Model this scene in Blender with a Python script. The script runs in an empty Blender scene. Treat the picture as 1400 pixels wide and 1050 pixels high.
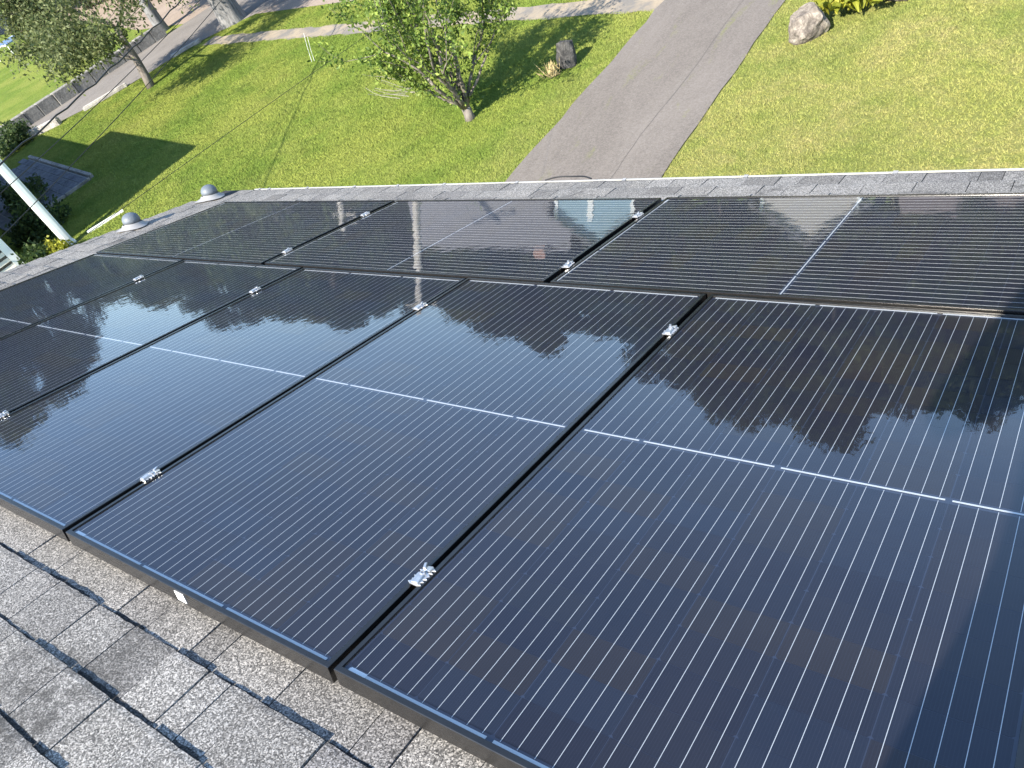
import bpy, bmesh, math, random
import numpy as np
from mathutils import Vector, Matrix
from mathutils import noise as mnoise

R = math.radians
S = bpy.context.scene
COL = S.collection
random.seed(7)
rng = np.random.default_rng(7)

# ------------------------------------------------------------------ camera
GZ = 5.0                       # height of the panel corner above the lawn
PHI = R(18.4)                  # roof pitch
CP, SP = math.cos(PHI), math.sin(PHI)
cam_d = bpy.data.cameras.new('camera')
cam = bpy.data.objects.new('camera', cam_d)
COL.objects.link(cam)
cam_d.sensor_fit = 'HORIZONTAL'
cam_d.sensor_width = 36.0
cam_d.lens = 1066.8 / 1400 * 36.0
cam_d.clip_start = 0.03
cam_d.clip_end = 3000
cr = Vector((0.80115, 0.47952, -0.35808))
cd = Vector((0.12980, -0.72331, -0.67821))
cf = Vector((-0.58421, 0.49687, -0.64173))
CAM = Vector((1.00458, -0.16800, 1.11826 + GZ))
mm = Matrix((cr, -cd, -cf)).transposed().to_4x4()
mm.translation = CAM
cam.matrix_world = mm
S.camera = cam

# ------------------------------------------------------------------ light
SUN_EL, SUN_AZ = R(38.0), R(2.5)          # light travels towards azimuth 2.5 deg right of +Y
world = bpy.data.worlds.new('World')
S.world = world
world.use_nodes = True
wn = world.node_tree.nodes
sky = wn.new('ShaderNodeTexSky')
sky.sky_type = 'NISHITA'
sky.sun_disc = False
sky.sun_elevation = SUN_EL
sky.sun_rotation = math.pi + SUN_AZ
sky.air_density = 1.0
sky.dust_density = 0.15
sky.ozone_density = 2.0
wn['Background'].inputs['Strength'].default_value = 0.132
world.node_tree.links.new(sky.outputs[0], wn['Background'].inputs['Color'])
sun_d = bpy.data.lights.new('sun', 'SUN')
sun_d.energy = 4.2
sun_d.angle = R(0.55)
sun_d.color = (1.0, 0.93, 0.82)
sun = bpy.data.objects.new('sun', sun_d)
COL.objects.link(sun)
ldir = Vector((math.sin(SUN_AZ) * math.cos(SUN_EL), math.cos(SUN_AZ) * math.cos(SUN_EL), -math.sin(SUN_EL)))
sun.rotation_euler = ldir.to_track_quat('-Z', 'Y').to_euler()
sun.location = (0, -30, 40)
S.view_settings.view_transform = 'Standard'
S.view_settings.look = 'None'
S.view_settings.gamma = 1.0
S.view_settings.use_curve_mapping = False
S.view_settings.exposure = 1.6
S.cycles.max_bounces = 8
S.cycles.transparent_max_bounces = 12


# ------------------------------------------------------------------ helpers
def rp(a, b, h=0.0):
    """roof coordinates (a along eave, b down the slope, h off the panel plane) to world"""
    return Vector((a, b * CP + h * SP, -b * SP + h * CP + GZ))


def tag(o, label=None, cat=None, group=None, kind=None):
    if label: o['label'] = label
    if cat: o['category'] = cat
    if group: o['group'] = group
    if kind: o['kind'] = kind
    return o


def link(name, me, parent=None, loc=None, rot=None):
    o = bpy.data.objects.new(name, me)
    COL.objects.link(o)
    if parent is not None: o.parent = parent
    if loc is not None: o.location = loc
    if rot is not None: o.rotation_euler = rot
    return o


def mesh(name, verts, faces, mat=None, smooth=False):
    me = bpy.data.meshes.new(name)
    me.from_pydata([tuple(v) for v in verts], [], [tuple(f) for f in faces])
    if mat: me.materials.append(mat)
    if smooth:
        me.polygons.foreach_set('use_smooth', [True] * len(me.polygons))
    me.update()
    return me


def tri_mesh(name, V, F, mat=None, smooth=False):
    """fast mesh from numpy verts (n,3) and faces (m,k)"""
    me = bpy.data.meshes.new(name)
    m, k = F.shape
    me.vertices.add(len(V)); me.vertices.foreach_set('co', np.ascontiguousarray(V, dtype=np.float32).ravel())
    me.loops.add(m * k); me.loops.foreach_set('vertex_index', np.ascontiguousarray(F, dtype=np.int32).ravel())
    me.polygons.add(m); me.polygons.foreach_set('loop_start', np.arange(0, m * k, k, dtype=np.int32))
    try: me.polygons.foreach_set('loop_total', np.full(m, k, dtype=np.int32))
    except Exception: pass
    if smooth: me.polygons.foreach_set('use_smooth', np.ones(m, dtype=bool))
    if mat: me.materials.append(mat)
    me.update(calc_edges=True); me.validate()
    return me


class MB:
    """collects simple solids into one mesh"""
    def __init__(s): s.v, s.f = [], []
    def add(s, vs, fs):
        o = len(s.v); s.v += [Vector(v) for v in vs]; s.f += [tuple(i + o for i in f) for f in fs]
    def box(s, c, d, M=None):
        x, y, z = d[0] / 2, d[1] / 2, d[2] / 2
        vs = [Vector((i * x, j * y, k * z)) for k in (-1, 1) for j in (-1, 1) for i in (-1, 1)]
        if M is not None: vs = [M @ v for v in vs]
        c = Vector(c)
        s.add([v + c for v in vs], [(0, 2, 3, 1), (4, 5, 7, 6), (0, 1, 5, 4), (2, 6, 7, 3), (0, 4, 6, 2), (1, 3, 7, 5)])
        return s
    def lathe(s, prof, n=16, M=None, c=(0, 0, 0)):
        c = Vector(c); rings = len(prof); vs = []
        for r, z in prof:
            for i in range(n):
                a = 2 * math.pi * i / n
                v = Vector((r * math.cos(a), r * math.sin(a), z))
                vs.append((M @ v if M is not None else v) + c)
        fs = [(k * n + i, k * n + (i + 1) % n, (k + 1) * n + (i + 1) % n, (k + 1) * n + i) for k in range(rings - 1) for i in range(n)]
        fs.append(tuple(range(n - 1, -1, -1))); fs.append(tuple((rings - 1) * n + i for i in range(n)))
        s.add(vs, fs); return s
    def tube(s, pts, rad, n=6):
        pts = [Vector(p) for p in pts]; vs = []; L = len(pts)
        for i, p in enumerate(pts):
            t = (pts[min(i + 1, L - 1)] - pts[max(i - 1, 0)]).normalized()
            u = t.orthogonal().normalized() if i == 0 else (u - t * u.dot(t)).normalized()
            w = t.cross(u); r = rad[i] if isinstance(rad, (list, tuple)) else rad
            for k in range(n):
                a = 2 * math.pi * k / n
                vs.append(p + (u * math.cos(a) + w * math.sin(a)) * r)
        fs = [(i * n + k, i * n + (k + 1) % n, (i + 1) * n + (k + 1) % n, (i + 1) * n + k) for i in range(L - 1) for k in range(n)]
        fs += [tuple(range(n - 1, -1, -1)), tuple((L - 1) * n + k for k in range(n))]
        s.add(vs, fs); return s
    def prism(s, poly, z0, z1):
        n = len(poly)
        s.add([(x, y, z0) for x, y in poly] + [(x, y, z1) for x, y in poly],
              [tuple(range(n - 1, -1, -1)), tuple(range(n, 2 * n))] + [(i, (i + 1) % n, n + (i + 1) % n, n + i) for i in range(n)])
        return s
    def me(s, name, mat=None, smooth=False): return mesh(name, s.v, s.f, mat, smooth)
    def obj(s, name, mat=None, parent=None, smooth=False, loc=None): return link(name, s.me(name, mat, smooth), parent, loc)


def bevel(me, w=0.01, seg=1):
    bm = bmesh.new(); bm.from_mesh(me)
    bmesh.ops.bevel(bm, geom=bm.edges[:], offset=w, segments=seg, affect='EDGES', clamp_overlap=True)
    bm.to_mesh(me); bm.free(); return me


# ------------------------------------------------------------------ materials
class NT:
    def __init__(s, name):
        s.m = bpy.data.materials.new(name); s.m.use_nodes = True
        s.n, s.l = s.m.node_tree.nodes, s.m.node_tree.links
        s.b = s.n['Principled BSDF']; s.out = s.n['Material Output']
    def node(s, t, **kw):
        x = s.n.new(t)
        for k, v in kw.items(): setattr(x, k, v)
        return x
    def put(s, sock, v):
        if isinstance(v, bpy.types.NodeSocket): s.l.new(v, sock)
        elif v is not None: sock.default_value = v
    def tc(s, kind='Object'): return s.node('ShaderNodeTexCoord').outputs[kind]
    def mapping(s, vec, scale=(1, 1, 1), rot=(0, 0, 0)):
        x = s.node('ShaderNodeMapping'); s.put(x.inputs['Vector'], vec)
        x.inputs['Scale'].default_value = scale; x.inputs['Rotation'].default_value = rot
        return x.outputs[0]
    def noise(s, vec, scale, detail=3, rough=0.55, dist=0.0, out='Fac'):
        x = s.node('ShaderNodeTexNoise'); s.put(x.inputs['Vector'], vec)
        x.inputs['Scale'].default_value = scale; x.inputs['Detail'].default_value = detail
        x.inputs['Roughness'].default_value = rough; x.inputs['Distortion'].default_value = dist
        return x.outputs[out]
    def voro(s, vec, scale, out='Distance', feature='F1'):
        x = s.node('ShaderNodeTexVoronoi', feature=feature); s.put(x.inputs['Vector'], vec); x.inputs['Scale'].default_value = scale
        return x.outputs[out]
    def ramp(s, fac, stops):
        x = s.node('ShaderNodeValToRGB'); s.put(x.inputs[0], fac); e = x.color_ramp.elements
        while len(e) < len(stops): e.new(0.5)
        for el, (p, c) in zip(e, stops):
            el.position = p; el.color = (*c, 1) if len(c) == 3 else c
        return x.outputs[0]
    def mix(s, fac, a, b, blend='MIX'):
        x = s.node('ShaderNodeMix', data_type='RGBA', blend_type=blend)
        s.put(x.inputs[0], fac)
        for i, v in ((6, a), (7, b)):
            s.put(x.inputs[i], (*v, 1) if isinstance(v, tuple) and len(v) == 3 else v)
        return x.outputs[2]
    def math(s, op, a, b=None, clamp=False):
        x = s.node('ShaderNodeMath', operation=op, use_clamp=clamp); s.put(x.inputs[0], a)
        if b is not None: s.put(x.inputs[1], b)
        return x.outputs[0]
    def bump(s, h, strength=0.3, dist=0.01, normal=None):
        x = s.node('ShaderNodeBump'); s.put(x.inputs['Height'], h)
        x.inputs['Strength'].default_value = strength; x.inputs['Distance'].default_value = dist
        if normal is not None: s.put(x.inputs['Normal'], normal)
        return x.outputs[0]
    def set(s, **kw):
        names = dict(col='Base Color', rough='Roughness', metal='Metallic', spec='Specular IOR Level', normal='Normal', ior='IOR', coat='Coat Weight', coatr='Coat Roughness')
        for k, v in kw.items():
            s.put(s.b.inputs[names[k]], (*v, 1) if k == 'col' and isinstance(v, tuple) and len(v) == 3 else v)
        return s.m
    def rnd(s): return s.node('ShaderNodeObjectInfo').outputs['Random']
    def island(s): return s.node('ShaderNodeNewGeometry').outputs['Random Per Island']


MAT = {}
def simple(name, col, rough=0.6, metal=0.0, var=0.12, scale=6.0, bump=0.0, spec=0.5):
    t = NT(name); v = t.tc()
    n = t.noise(v, scale, 5, 0.6)
    c = t.mix(n, tuple(x * (1 - var) for x in col), tuple(min(1, x * (1 + var)) for x in col))
    kw = dict(col=c, rough=rough, metal=metal, spec=spec)
    if bump: kw['normal'] = t.bump(t.noise(v, scale * 6, 4), bump, 0.01)
    MAT[name] = t.set(**kw); return MAT[name]


def m_shingle(name='shingle', dark=1.0):
    t = NT(name); v = t.tc()
    big = t.noise(v, 1.6, 4, 0.6)
    gran = t.voro(v, 400, 'Color')
    g = t.node('ShaderNodeSeparateColor'); t.put(g.inputs[0], gran)
    grain = t.math('POWER', g.outputs[0], 1.35)
    clump = t.noise(v, 190, 3, 0.75)
    gr = t.math('ADD', t.math('MULTIPLY', grain, 0.75), t.math('MULTIPLY', t.math('SUBTRACT', clump, 0.35), 0.9), True)
    base = t.ramp(gr, [(0.0, (0.015, 0.015, 0.015)), (0.26, (0.125, 0.121, 0.115)), (0.55, (0.32, 0.308, 0.287)), (1.0, (0.78, 0.745, 0.69))])
    tone = t.ramp(t.rnd(), [(0.0, (0.60, 0.58, 0.56)), (0.3, (0.9, 0.88, 0.85)), (0.6, (1.05, 1.02, 0.98)), (0.85, (0.95, 0.92, 0.87)), (1.0, (0.70, 0.68, 0.68))])
    c = t.mix(1.0, base, tone, 'MULTIPLY')
    # algae and soot stains with a shape of their own
    st = t.noise(v, 2.3, 5, 0.65, 0.6)
    sm = t.noise(v, 22, 4, 0.75)
    fac = t.math('MULTIPLY', t.ramp(st, [(0.52, (0, 0, 0)), (0.66, (1, 1, 1))]), t.ramp(sm, [(0.42, (0, 0, 0)), (0.62, (0.8, 0.8, 0.8))]))
    c = t.mix(fac, c, (0.035, 0.033, 0.03))
    c = t.mix(t.math('MULTIPLY', big, 0.25), c, (0.24, 0.225, 0.2))
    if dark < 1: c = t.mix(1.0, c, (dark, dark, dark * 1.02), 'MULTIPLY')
    nrm = t.bump(gr, 0.55, 0.002)
    MAT[name] = t.set(col=c, rough=0.95, spec=0.25, normal=nrm)


def m_panel():
    # thin cover glass: clear sheet, mirror reflection by angle, thin film of dust
    t = NT('cover_glass'); v = t.tc()
    wv = t.noise(t.mapping(v, (9, 9, 9)), 1.0, 2, 0.5)
    fine = t.noise(t.mapping(v, (55, 16, 30)), 1.0, 2, 0.5)
    nrm = t.bump(t.math('ADD', wv, t.math('MULTIPLY', fine, 0.16)), 0.10, 0.004)
    fr = t.node('ShaderNodeFresnel'); IOR = 1.46
    bf = t.node('ShaderNodeNewGeometry').outputs['Backfacing']      # a thin sheet reflects alike from both sides
    t.put(fr.inputs['IOR'], t.math('ADD', IOR, t.math('MULTIPLY', bf, 1 / IOR - IOR))); t.put(fr.inputs['Normal'], nrm)
    gl = t.node('ShaderNodeBsdfGlossy'); gl.inputs['Roughness'].default_value = 0.02; t.put(gl.inputs['Normal'], nrm)
    gl.inputs['Color'].default_value = (0.90, 0.94, 1.0, 1)
    tr = t.node('ShaderNodeBsdfTransparent'); tr.inputs['Color'].default_value = (0.93, 0.95, 0.96, 1)
    df = t.node('ShaderNodeBsdfDiffuse'); df.inputs['Color'].default_value = (0.54, 0.43, 0.33, 1)
    dust = t.noise(v, 3.0, 6, 0.65)
    spk = t.voro(v, 120, 'Distance')
    spots = t.ramp(spk, [(0.0, (1, 1, 1)), (0.06, (0, 0, 0))])
    rare = t.ramp(t.noise(v, 40, 1), [(0.63, (0, 0, 0)), (0.66, (1, 1, 1))])
    dfac = t.math('ADD', t.math('MULTIPLY', dust, 0.036), t.math('MULTIPLY', t.math('MULTIPLY', spots, rare), 0.35))
    m1 = t.node('ShaderNodeMixShader'); t.put(m1.inputs[0], dfac); t.l.new(tr.outputs[0], m1.inputs[1]); t.l.new(df.outputs[0], m1.inputs[2])
    m2 = t.node('ShaderNodeMixShader'); t.l.new(fr.outputs[0], m2.inputs[0]); t.l.new(m1.outputs[0], m2.inputs[1]); t.l.new(gl.outputs[0], m2.inputs[2])
    t.l.new(m2.outputs[0], t.out.inputs['Surface']); t.n.remove(t.b)
    MAT['glass'] = t.m
    # silicon half cell
    t = NT('silicon_cell'); v = t.tc()
    r = t.rnd()
    c = t.ramp(r, [(0.0, (0.005, 0.008, 0.020)), (0.3, (0.010, 0.010, 0.018)), (0.55, (0.004, 0.006, 0.018)), (0.75, (0.019, 0.014, 0.013)), (0.88, (0.007, 0.009, 0.018)), (1.0, (0.008, 0.014, 0.031))])
    wv = t.node('ShaderNodeTexWave', bands_direction='X'); t.put(wv.inputs['Vector'], v); wv.inputs['Scale'].default_value = 62; wv.inputs['Distortion'].default_value = 0.4
    fl = t.ramp(wv.outputs['Fac'], [(0.86, (0, 0, 0)), (1.0, (1, 1, 1))])
    c = t.mix(t.math('MULTIPLY', fl, 0.30), c, (0.035, 0.04, 0.06))
    c = t.mix(t.math('MULTIPLY', t.noise(v, 900, 1), 0.2), c, (0.02, 0.024, 0.04))
    MAT['cell'] = t.set(col=c, rough=0.45, spec=0.15)
    MAT['backsheet'] = NT('black_backsheet').set(col=(0.022, 0.032, 0.062), rough=0.5)
    t = NT('tinned_ribbon'); MAT['ribbon'] = t.set(col=(0.64, 0.64, 0.63), rough=0.4, metal=0.0)
    t = NT('black_anodised'); v = t.tc()
    n = t.noise(v, 30, 4, 0.6); sc = t.noise(t.mapping(v, (8, 8, 120)), 2, 3)
    c = t.mix(t.math('MULTIPLY', n, 0.5), (0.06, 0.058, 0.056), (0.12, 0.112, 0.10))
    MAT['frame'] = t.set(col=c, rough=t.math('ADD', 0.14, t.math('MULTIPLY', sc, 0.22)), metal=0.85, spec=0.5)
    t = NT('raw_aluminium'); v = t.tc()
    MAT['alu'] = t.set(col=t.mix(t.noise(v, 90, 4), (0.30, 0.30, 0.30), (0.85, 0.85, 0.85)), rough=0.33, metal=0.7)


def lawn_colour(t, v, blade=False):
    """lawn colour: fresh green on the left, drier and browner to the right of the drive"""
    sx = t.node('ShaderNodeSeparateXYZ'); t.put(sx.inputs[0], v)
    n1 = t.noise(v, 0.35, 4, 0.6); n2 = t.noise(v, 1.4, 4, 0.65); n3 = t.noise(v, 9, 4, 0.7)
    g = t.mix(n2, (0.12, 0.195, 0.032), (0.265, 0.345, 0.06))
    g = t.mix(t.ramp(n1, [(0.40, (0, 0, 0)), (0.60, (0.85, 0.85, 0.85))]), g, (0.31, 0.345, 0.075))
    g = t.mix(t.math('MULTIPLY', t.ramp(n3, [(0.35, (1, 1, 1)), (0.6, (0, 0, 0))]), 0.32), g, (0.08, 0.13, 0.02))
    dry = t.mix(n3, (0.26, 0.285, 0.07), (0.46, 0.38, 0.18))
    east = t.node('ShaderNodeMapRange'); t.put(east.inputs[0], t.math('ADD', sx.outputs[0], t.math('MULTIPLY', n1, 3.0)))
    east.inputs[1].default_value = -7.5; east.inputs[2].default_value = -2.0; east.inputs[3].default_value = 0.0; east.inputs[4].default_value = 0.75
    patch = t.ramp(t.noise(v, 0.8, 5, 0.65, 0.5), [(0.5, (0, 0, 0)), (0.72, (0.8, 0.8, 0.8))])
    f = t.math('ADD', t.math('MULTIPLY', east.outputs[0], t.ramp(n2, [(0.25, (0.35, 0.35, 0.35)), (0.7, (1, 1, 1))])), t.math('MULTIPLY', patch, t.math('ADD', 0.25, t.math('MULTIPLY', east.outputs[0], 0.5))), True)
    return t.mix(f, g, dry)


def m_ground():
    t = NT('lawn_soil'); v = t.tc()
    c = lawn_colour(t, v)
    c = t.mix(t.math('MULTIPLY', t.noise(v, 30, 4, 0.7), 0.55), c, (0.045, 0.06, 0.015))
    MAT['lawn'] = t.set(col=c, rough=1.0, spec=0.1, normal=t.bump(t.noise(v, 28, 5, 0.75), 0.9, 0.05))
    t = NT('grass_blade'); v = t.tc()
    c = lawn_colour(t, v)
    k = t.island()
    c = t.mix(1.0, c, t.ramp(k, [(0.0, (0.8, 0.84, 0.7)), (0.6, (1.08, 1.06, 1.0)), (1.0, (1.35, 1.28, 1.2))]), 'MULTIPLY')
    gn = t.node('ShaderNodeNewGeometry').outputs['Normal']
    sc_ = t.node('ShaderNodeVectorMath', operation='SCALE'); t.put(sc_.inputs[0], gn); sc_.inputs['Scale'].default_value = 0.45
    ad_ = t.node('ShaderNodeVectorMath', operation='ADD'); t.l.new(sc_.outputs[0], ad_.inputs[0]); ad_.inputs[1].default_value = (0, 0, 0.8)
    nz_ = t.node('ShaderNodeVectorMath', operation='NORMALIZE'); t.l.new(ad_.outputs[0], nz_.inputs[0]); t.l.new(nz_.outputs[0], t.b.inputs['Normal'])
    t.put(t.b.inputs['Base Color'], c); t.b.inputs['Roughness'].default_value = 0.7; t.b.inputs['Specular IOR Level'].default_value = 0.2
    tl = t.node('ShaderNodeBsdfTranslucent'); t.put(tl.inputs[0], c)
    m = t.node('ShaderNodeMixShader'); m.inputs[0].default_value = 0.2; t.l.new(t.b.outputs[0], m.inputs[1]); t.l.new(tl.outputs[0], m.inputs[2]); t.l.new(m.outputs[0], t.out.inputs[0])
    MAT['blade'] = t.m

    def asphalt(name, c0, c1, seam=None, weeds=False):
        t = NT(name); v = t.tc()
        sp = t.voro(v, 45, 'Color'); g = t.node('ShaderNodeSeparateColor'); t.put(g.inputs[0], sp)
        c = t.mix(t.ramp(t.noise(t.mapping(v, (1.0, 0.35, 1.0)), 0.9, 6, 0.65, 0.6), [(0.3, (0, 0, 0)), (0.7, (1, 1, 1))]), tuple(x * 0.85 for x in c0), c1)
        c = t.mix(t.math('MULTIPLY', g.outputs[0], 0.35), c, tuple(x * 1.7 for x in c1))
        c = t.mix(t.math('MULTIPLY', t.noise(v, 18, 4, 0.75), 0.35), c, tuple(x * 0.5 for x in c0))
        wh = t.ramp(t.noise(v, 55, 1), [(0.74, (0, 0, 0)), (0.78, (1, 1, 1))])
        c = t.mix(t.math('MULTIPLY', wh, 0.6), c, (0.5, 0.5, 0.46))
        if weeds:
            w = t.math('MULTIPLY', t.ramp(t.noise(t.mapping(v, (2.6, 0.55, 1), (0, 0, R(24))), 1.0, 4, 0.6, 0.4), [(0.60, (0, 0, 0)), (0.72, (0.8, 0.8, 0.8))]), t.ramp(t.noise(v, 14, 4, 0.7), [(0.40, (0, 0, 0)), (0.58, (0.85, 0.85, 0.85))]))
            c = t.mix(w, c, (0.17, 0.18, 0.05))
        MAT[name] = t.set(col=c, rough=0.92, spec=0.3, normal=t.bump(t.noise(v, 60, 3, 0.7), 0.5, 0.01))
    asphalt('asphalt_drive', (0.135, 0.117, 0.100), (0.19, 0.167, 0.145), weeds=True)
    asphalt('asphalt_road', (0.24, 0.19, 0.15), (0.33, 0.265, 0.21))
    asphalt('asphalt_lane', (0.15, 0.135, 0.12), (0.22, 0.2, 0.18))
    t = NT('sandy_path'); v = t.tc()
    c = t.mix(t.ramp(t.noise(v, 1.3, 5, 0.65, 0.5), [(0.4, (0, 0, 0)), (0.58, (1, 1, 1))]), (0.36, 0.29, 0.2), (0.19, 0.175, 0.155))
    c = t.mix(t.math('MULTIPLY', t.noise(v, 25, 4), 0.4), c, (0.12, 0.1, 0.07))
    MAT['path'] = t.set(col=c, rough=0.95, normal=t.bump(t.noise(v, 30, 4), 0.6, 0.02))


def m_leaf(name, c0, c1, c2, trans=0.4):
    t = NT(name); v = t.tc(); k = t.island()
    c = t.ramp(k, [(0.0, c0), (0.55, c1), (1.0, c2)])
    n = t.noise(v, 1.1, 3)
    c = t.mix(t.math('MULTIPLY', t.ramp(n, [(0.35, (1, 1, 1)), (0.6, (0, 0, 0))]), 0.45), c, tuple(x * 0.55 for x in c0))
    t.put(t.b.inputs['Base Color'], c); t.b.inputs['Roughness'].default_value = 0.55; t.b.inputs['Specular IOR Level'].default_value = 0.3
    tl = t.node('ShaderNodeBsdfTranslucent'); t.put(tl.inputs[0], c)
    m = t.node('ShaderNodeMixShader'); m.inputs[0].default_value = trans
    t.l.new(t.b.outputs[0], m.inputs[1]); t.l.new(tl.outputs[0], m.inputs[2]); t.l.new(m.outputs[0], t.out.inputs[0])
    MAT[name] = t.m


def m_bark(name, c0, c1):
    t = NT(name); v = t.tc()
    n = t.noise(t.mapping(v, (9, 9, 1.6)), 1.2, 6, 0.7, 0.5)
    c = t.ramp(n, [(0.3, c0), (0.62, c1)])
    MAT[name] = t.set(col=c, rough=0.95, spec=0.2, normal=t.bump(n, 0.8, 0.04))


def m_stone(name, c0, c1, c2):
    t = NT(name); v = t.tc()
    n = t.noise(v, 5, 8, 0.8, 1.2); q = t.noise(v, 2.2, 5, 0.7)
    c = t.ramp(n, [(0.3, c0), (0.5, c1), (0.7, c2)])
    c = t.mix(t.ramp(q, [(0.5, (0, 0, 0)), (0.65, (0.7, 0.7, 0.7))]), c, tuple(x * 0.6 for x in c0))
    MAT[name] = t.set(col=c, rough=0.95, spec=0.2, normal=t.bump(t.noise(v, 16, 5), 0.7, 0.03))


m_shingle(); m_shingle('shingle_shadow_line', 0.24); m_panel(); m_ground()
m_leaf('leaf_shrub_tree', (0.07, 0.12, 0.022), (0.17, 0.25, 0.04), (0.36, 0.44, 0.09), 0.3)
m_leaf('leaf_grey_green', (0.075, 0.10, 0.035), (0.15, 0.18, 0.065), (0.28, 0.30, 0.13))
m_leaf('leaf_dark', (0.022, 0.04, 0.012), (0.045, 0.075, 0.018), (0.085, 0.115, 0.03))
m_leaf('leaf_mid', (0.035, 0.06, 0.015), (0.065, 0.10, 0.022), (0.13, 0.15, 0.04))
m_leaf('leaf_yellow', (0.22, 0.25, 0.03), (0.38, 0.38, 0.04), (0.55, 0.50, 0.07))
m_leaf('leaf_bush', (0.03, 0.055, 0.02), (0.06, 0.1, 0.03), (0.12, 0.17, 0.05))
m_bark('bark_grey', (0.07, 0.06, 0.05), (0.24, 0.21, 0.18))
m_bark('bark_dark', (0.035, 0.03, 0.025), (0.14, 0.12, 0.10))
m_bark('bark_pale', (0.08, 0.08, 0.08), (0.24, 0.235, 0.23))
m_bark('dead_twig', (0.22, 0.2, 0.17), (0.36, 0.33, 0.28))
m_bark('pole_wood', (0.34, 0.30, 0.25), (0.62, 0.56, 0.48))
m_stone('boulder_pale', (0.05, 0.042, 0.036), (0.20, 0.17, 0.14), (0.42, 0.38, 0.31))
m_stone('boulder_shaded', (0.025, 0.025, 0.027), (0.07, 0.068, 0.066), (0.18, 0.17, 0.16))  # stone tone darkened to carry the small tree's shadow
m_stone('wall_stone', (0.13, 0.125, 0.115), (0.25, 0.24, 0.22), (0.36, 0.34, 0.31))
m_stone('kerb_stone', (0.30, 0.28, 0.25), (0.46, 0.43, 0.39), (0.60, 0.57, 0.52))
m_stone('slate_paver', (0.07, 0.075, 0.085), (0.12, 0.125, 0.14), (0.18, 0.185, 0.20))
simple('white_paint', (0.80, 0.80, 0.78), 0.45, var=0.05)
simple('cream_siding', (0.68, 0.62, 0.50), 0.55, var=0.06)
simple('gutter_white', (0.46, 0.455, 0.42), 0.4, var=0.08, scale=3)
simple('lead_grey', (0.13, 0.15, 0.17), 0.5, var=0.25, scale=14, bump=0.2)
simple('flashing', (0.30, 0.295, 0.285), 0.5, var=0.15, scale=10)
simple('black_rubber', (0.012, 0.012, 0.013), 0.55)
simple('black_iron', (0.015, 0.015, 0.016), 0.45)
simple('wall_tan', (0.45, 0.40, 0.33), 0.8)
simple('far_wall_pale', (0.42, 0.39, 0.36), 0.8, var=0.05)
simple('far_wall_blue', (0.24, 0.36, 0.43), 0.8, var=0.05)
simple('far_wall_brick', (0.42, 0.24, 0.18), 0.85, var=0.15)
simple('far_roof_grey', (0.17, 0.16, 0.16), 0.9, var=0.2)
simple('far_roof_brown', (0.15, 0.12, 0.11), 0.9, var=0.2)
simple('window_dark', (0.02, 0.025, 0.03), 0.08, var=0.05)
simple('slat_gap_shade', (0.10, 0.09, 0.08), 0.9)  # dark brown standing in for shadow between the neighbour's slats
simple('underlay_joint_shade', (0.03, 0.03, 0.031), 0.95)  # near-black underlay: its colour stands for the shadow in the tab joints
simple('seam_tar', (0.11, 0.10, 0.09), 0.9)
simple('mortar', (0.20, 0.20, 0.19), 0.95)
simple('blue_fabric', (0.12, 0.20, 0.34), 0.8)
simple('dry_straw', (0.34, 0.27, 0.13), 0.9, var=0.3)
simple('skin', (0.50, 0.32, 0.24), 0.55, var=0.05)
simple('navy_cloth', (0.03, 0.04, 0.07), 0.9, var=0.2)
simple('hair', (0.03, 0.02, 0.015), 0.7)
simple('sticker', (0.86, 0.86, 0.84), 0.5, var=0.03)


# ------------------------------------------------------------------ the ground
def gplane(name, poly, z, mat):
    return tag(link(name, mesh(name, [(x, y, z) for x, y in poly], [tuple(range(len(poly)))], mat)), kind='structure')


def street_near(x): return 19.5 - 0.16 * (x + 20.6)
def path_mid(x): return 16.98 - 0.172 * (x + 18.0)
def drive_l(y): return -7.22 + 0.045 * (y - 8.9)
def drive_r(y): return -4.35 + 0.03 * (y - 8.9)
def lane_r(y): return np.interp(y, [8, 12, 13.3, 14.8, 16, 18.6, 20, 21.2], [-33.0, -32.3, -31.6, -29.9, -29.3, -28.4, -27.0, -25.2])
def wall_x(y): return -34.25 + 0.17 * (y - 12.5)

gplane('lawn', [(-400, -300), (400, -300), (400, 500), (-400, 500)], 0.0, MAT['lawn'])
gplane('street', [(-120, street_near(-120)), (90, street_near(90)), (90, street_near(90) + 7.5), (-120, street_near(-120) + 7.5)], 0.008, MAT['asphalt_road'])
dv = []
ys = np.linspace(4.2, 17.2, 27)
for y in ys: dv.append((drive_l(y) + random.uniform(-.035, .035), y))
dr = [(drive_r(y) + random.uniform(-.035, .035), y) for y in ys]
vs = [(x, y, 0.02) for x, y in dv] + [(x, y, 0.02) for x, y in dr]
nn = len(ys)
drive = tag(link('driveway', mesh('driveway', vs, [(i, nn + i, nn + i + 1, i + 1) for i in range(nn - 1)], MAT['asphalt_drive'])), kind='structure')
# cold joint in the asphalt: a slightly sunken dark seam, a part of the driveway
sv, sf = [], []
for i, y in enumerate(np.linspace(4.2, 17.2, 60)):
    x = drive_l(y) + 0.70 * (drive_r(y) - drive_l(y)) + 0.03 * math.sin(y * 1.7) + random.uniform(-.008, .008)
    w = random.uniform(0.003, 0.008)
    sv += [(x - w, y, 0.024), (x + w, y, 0.024)]
    if i: sf.append((2 * i - 2, 2 * i - 1, 2 * i + 1, 2 * i))
link('seam', mesh('seam', sv, sf, MAT['seam_tar']), drive)
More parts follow.
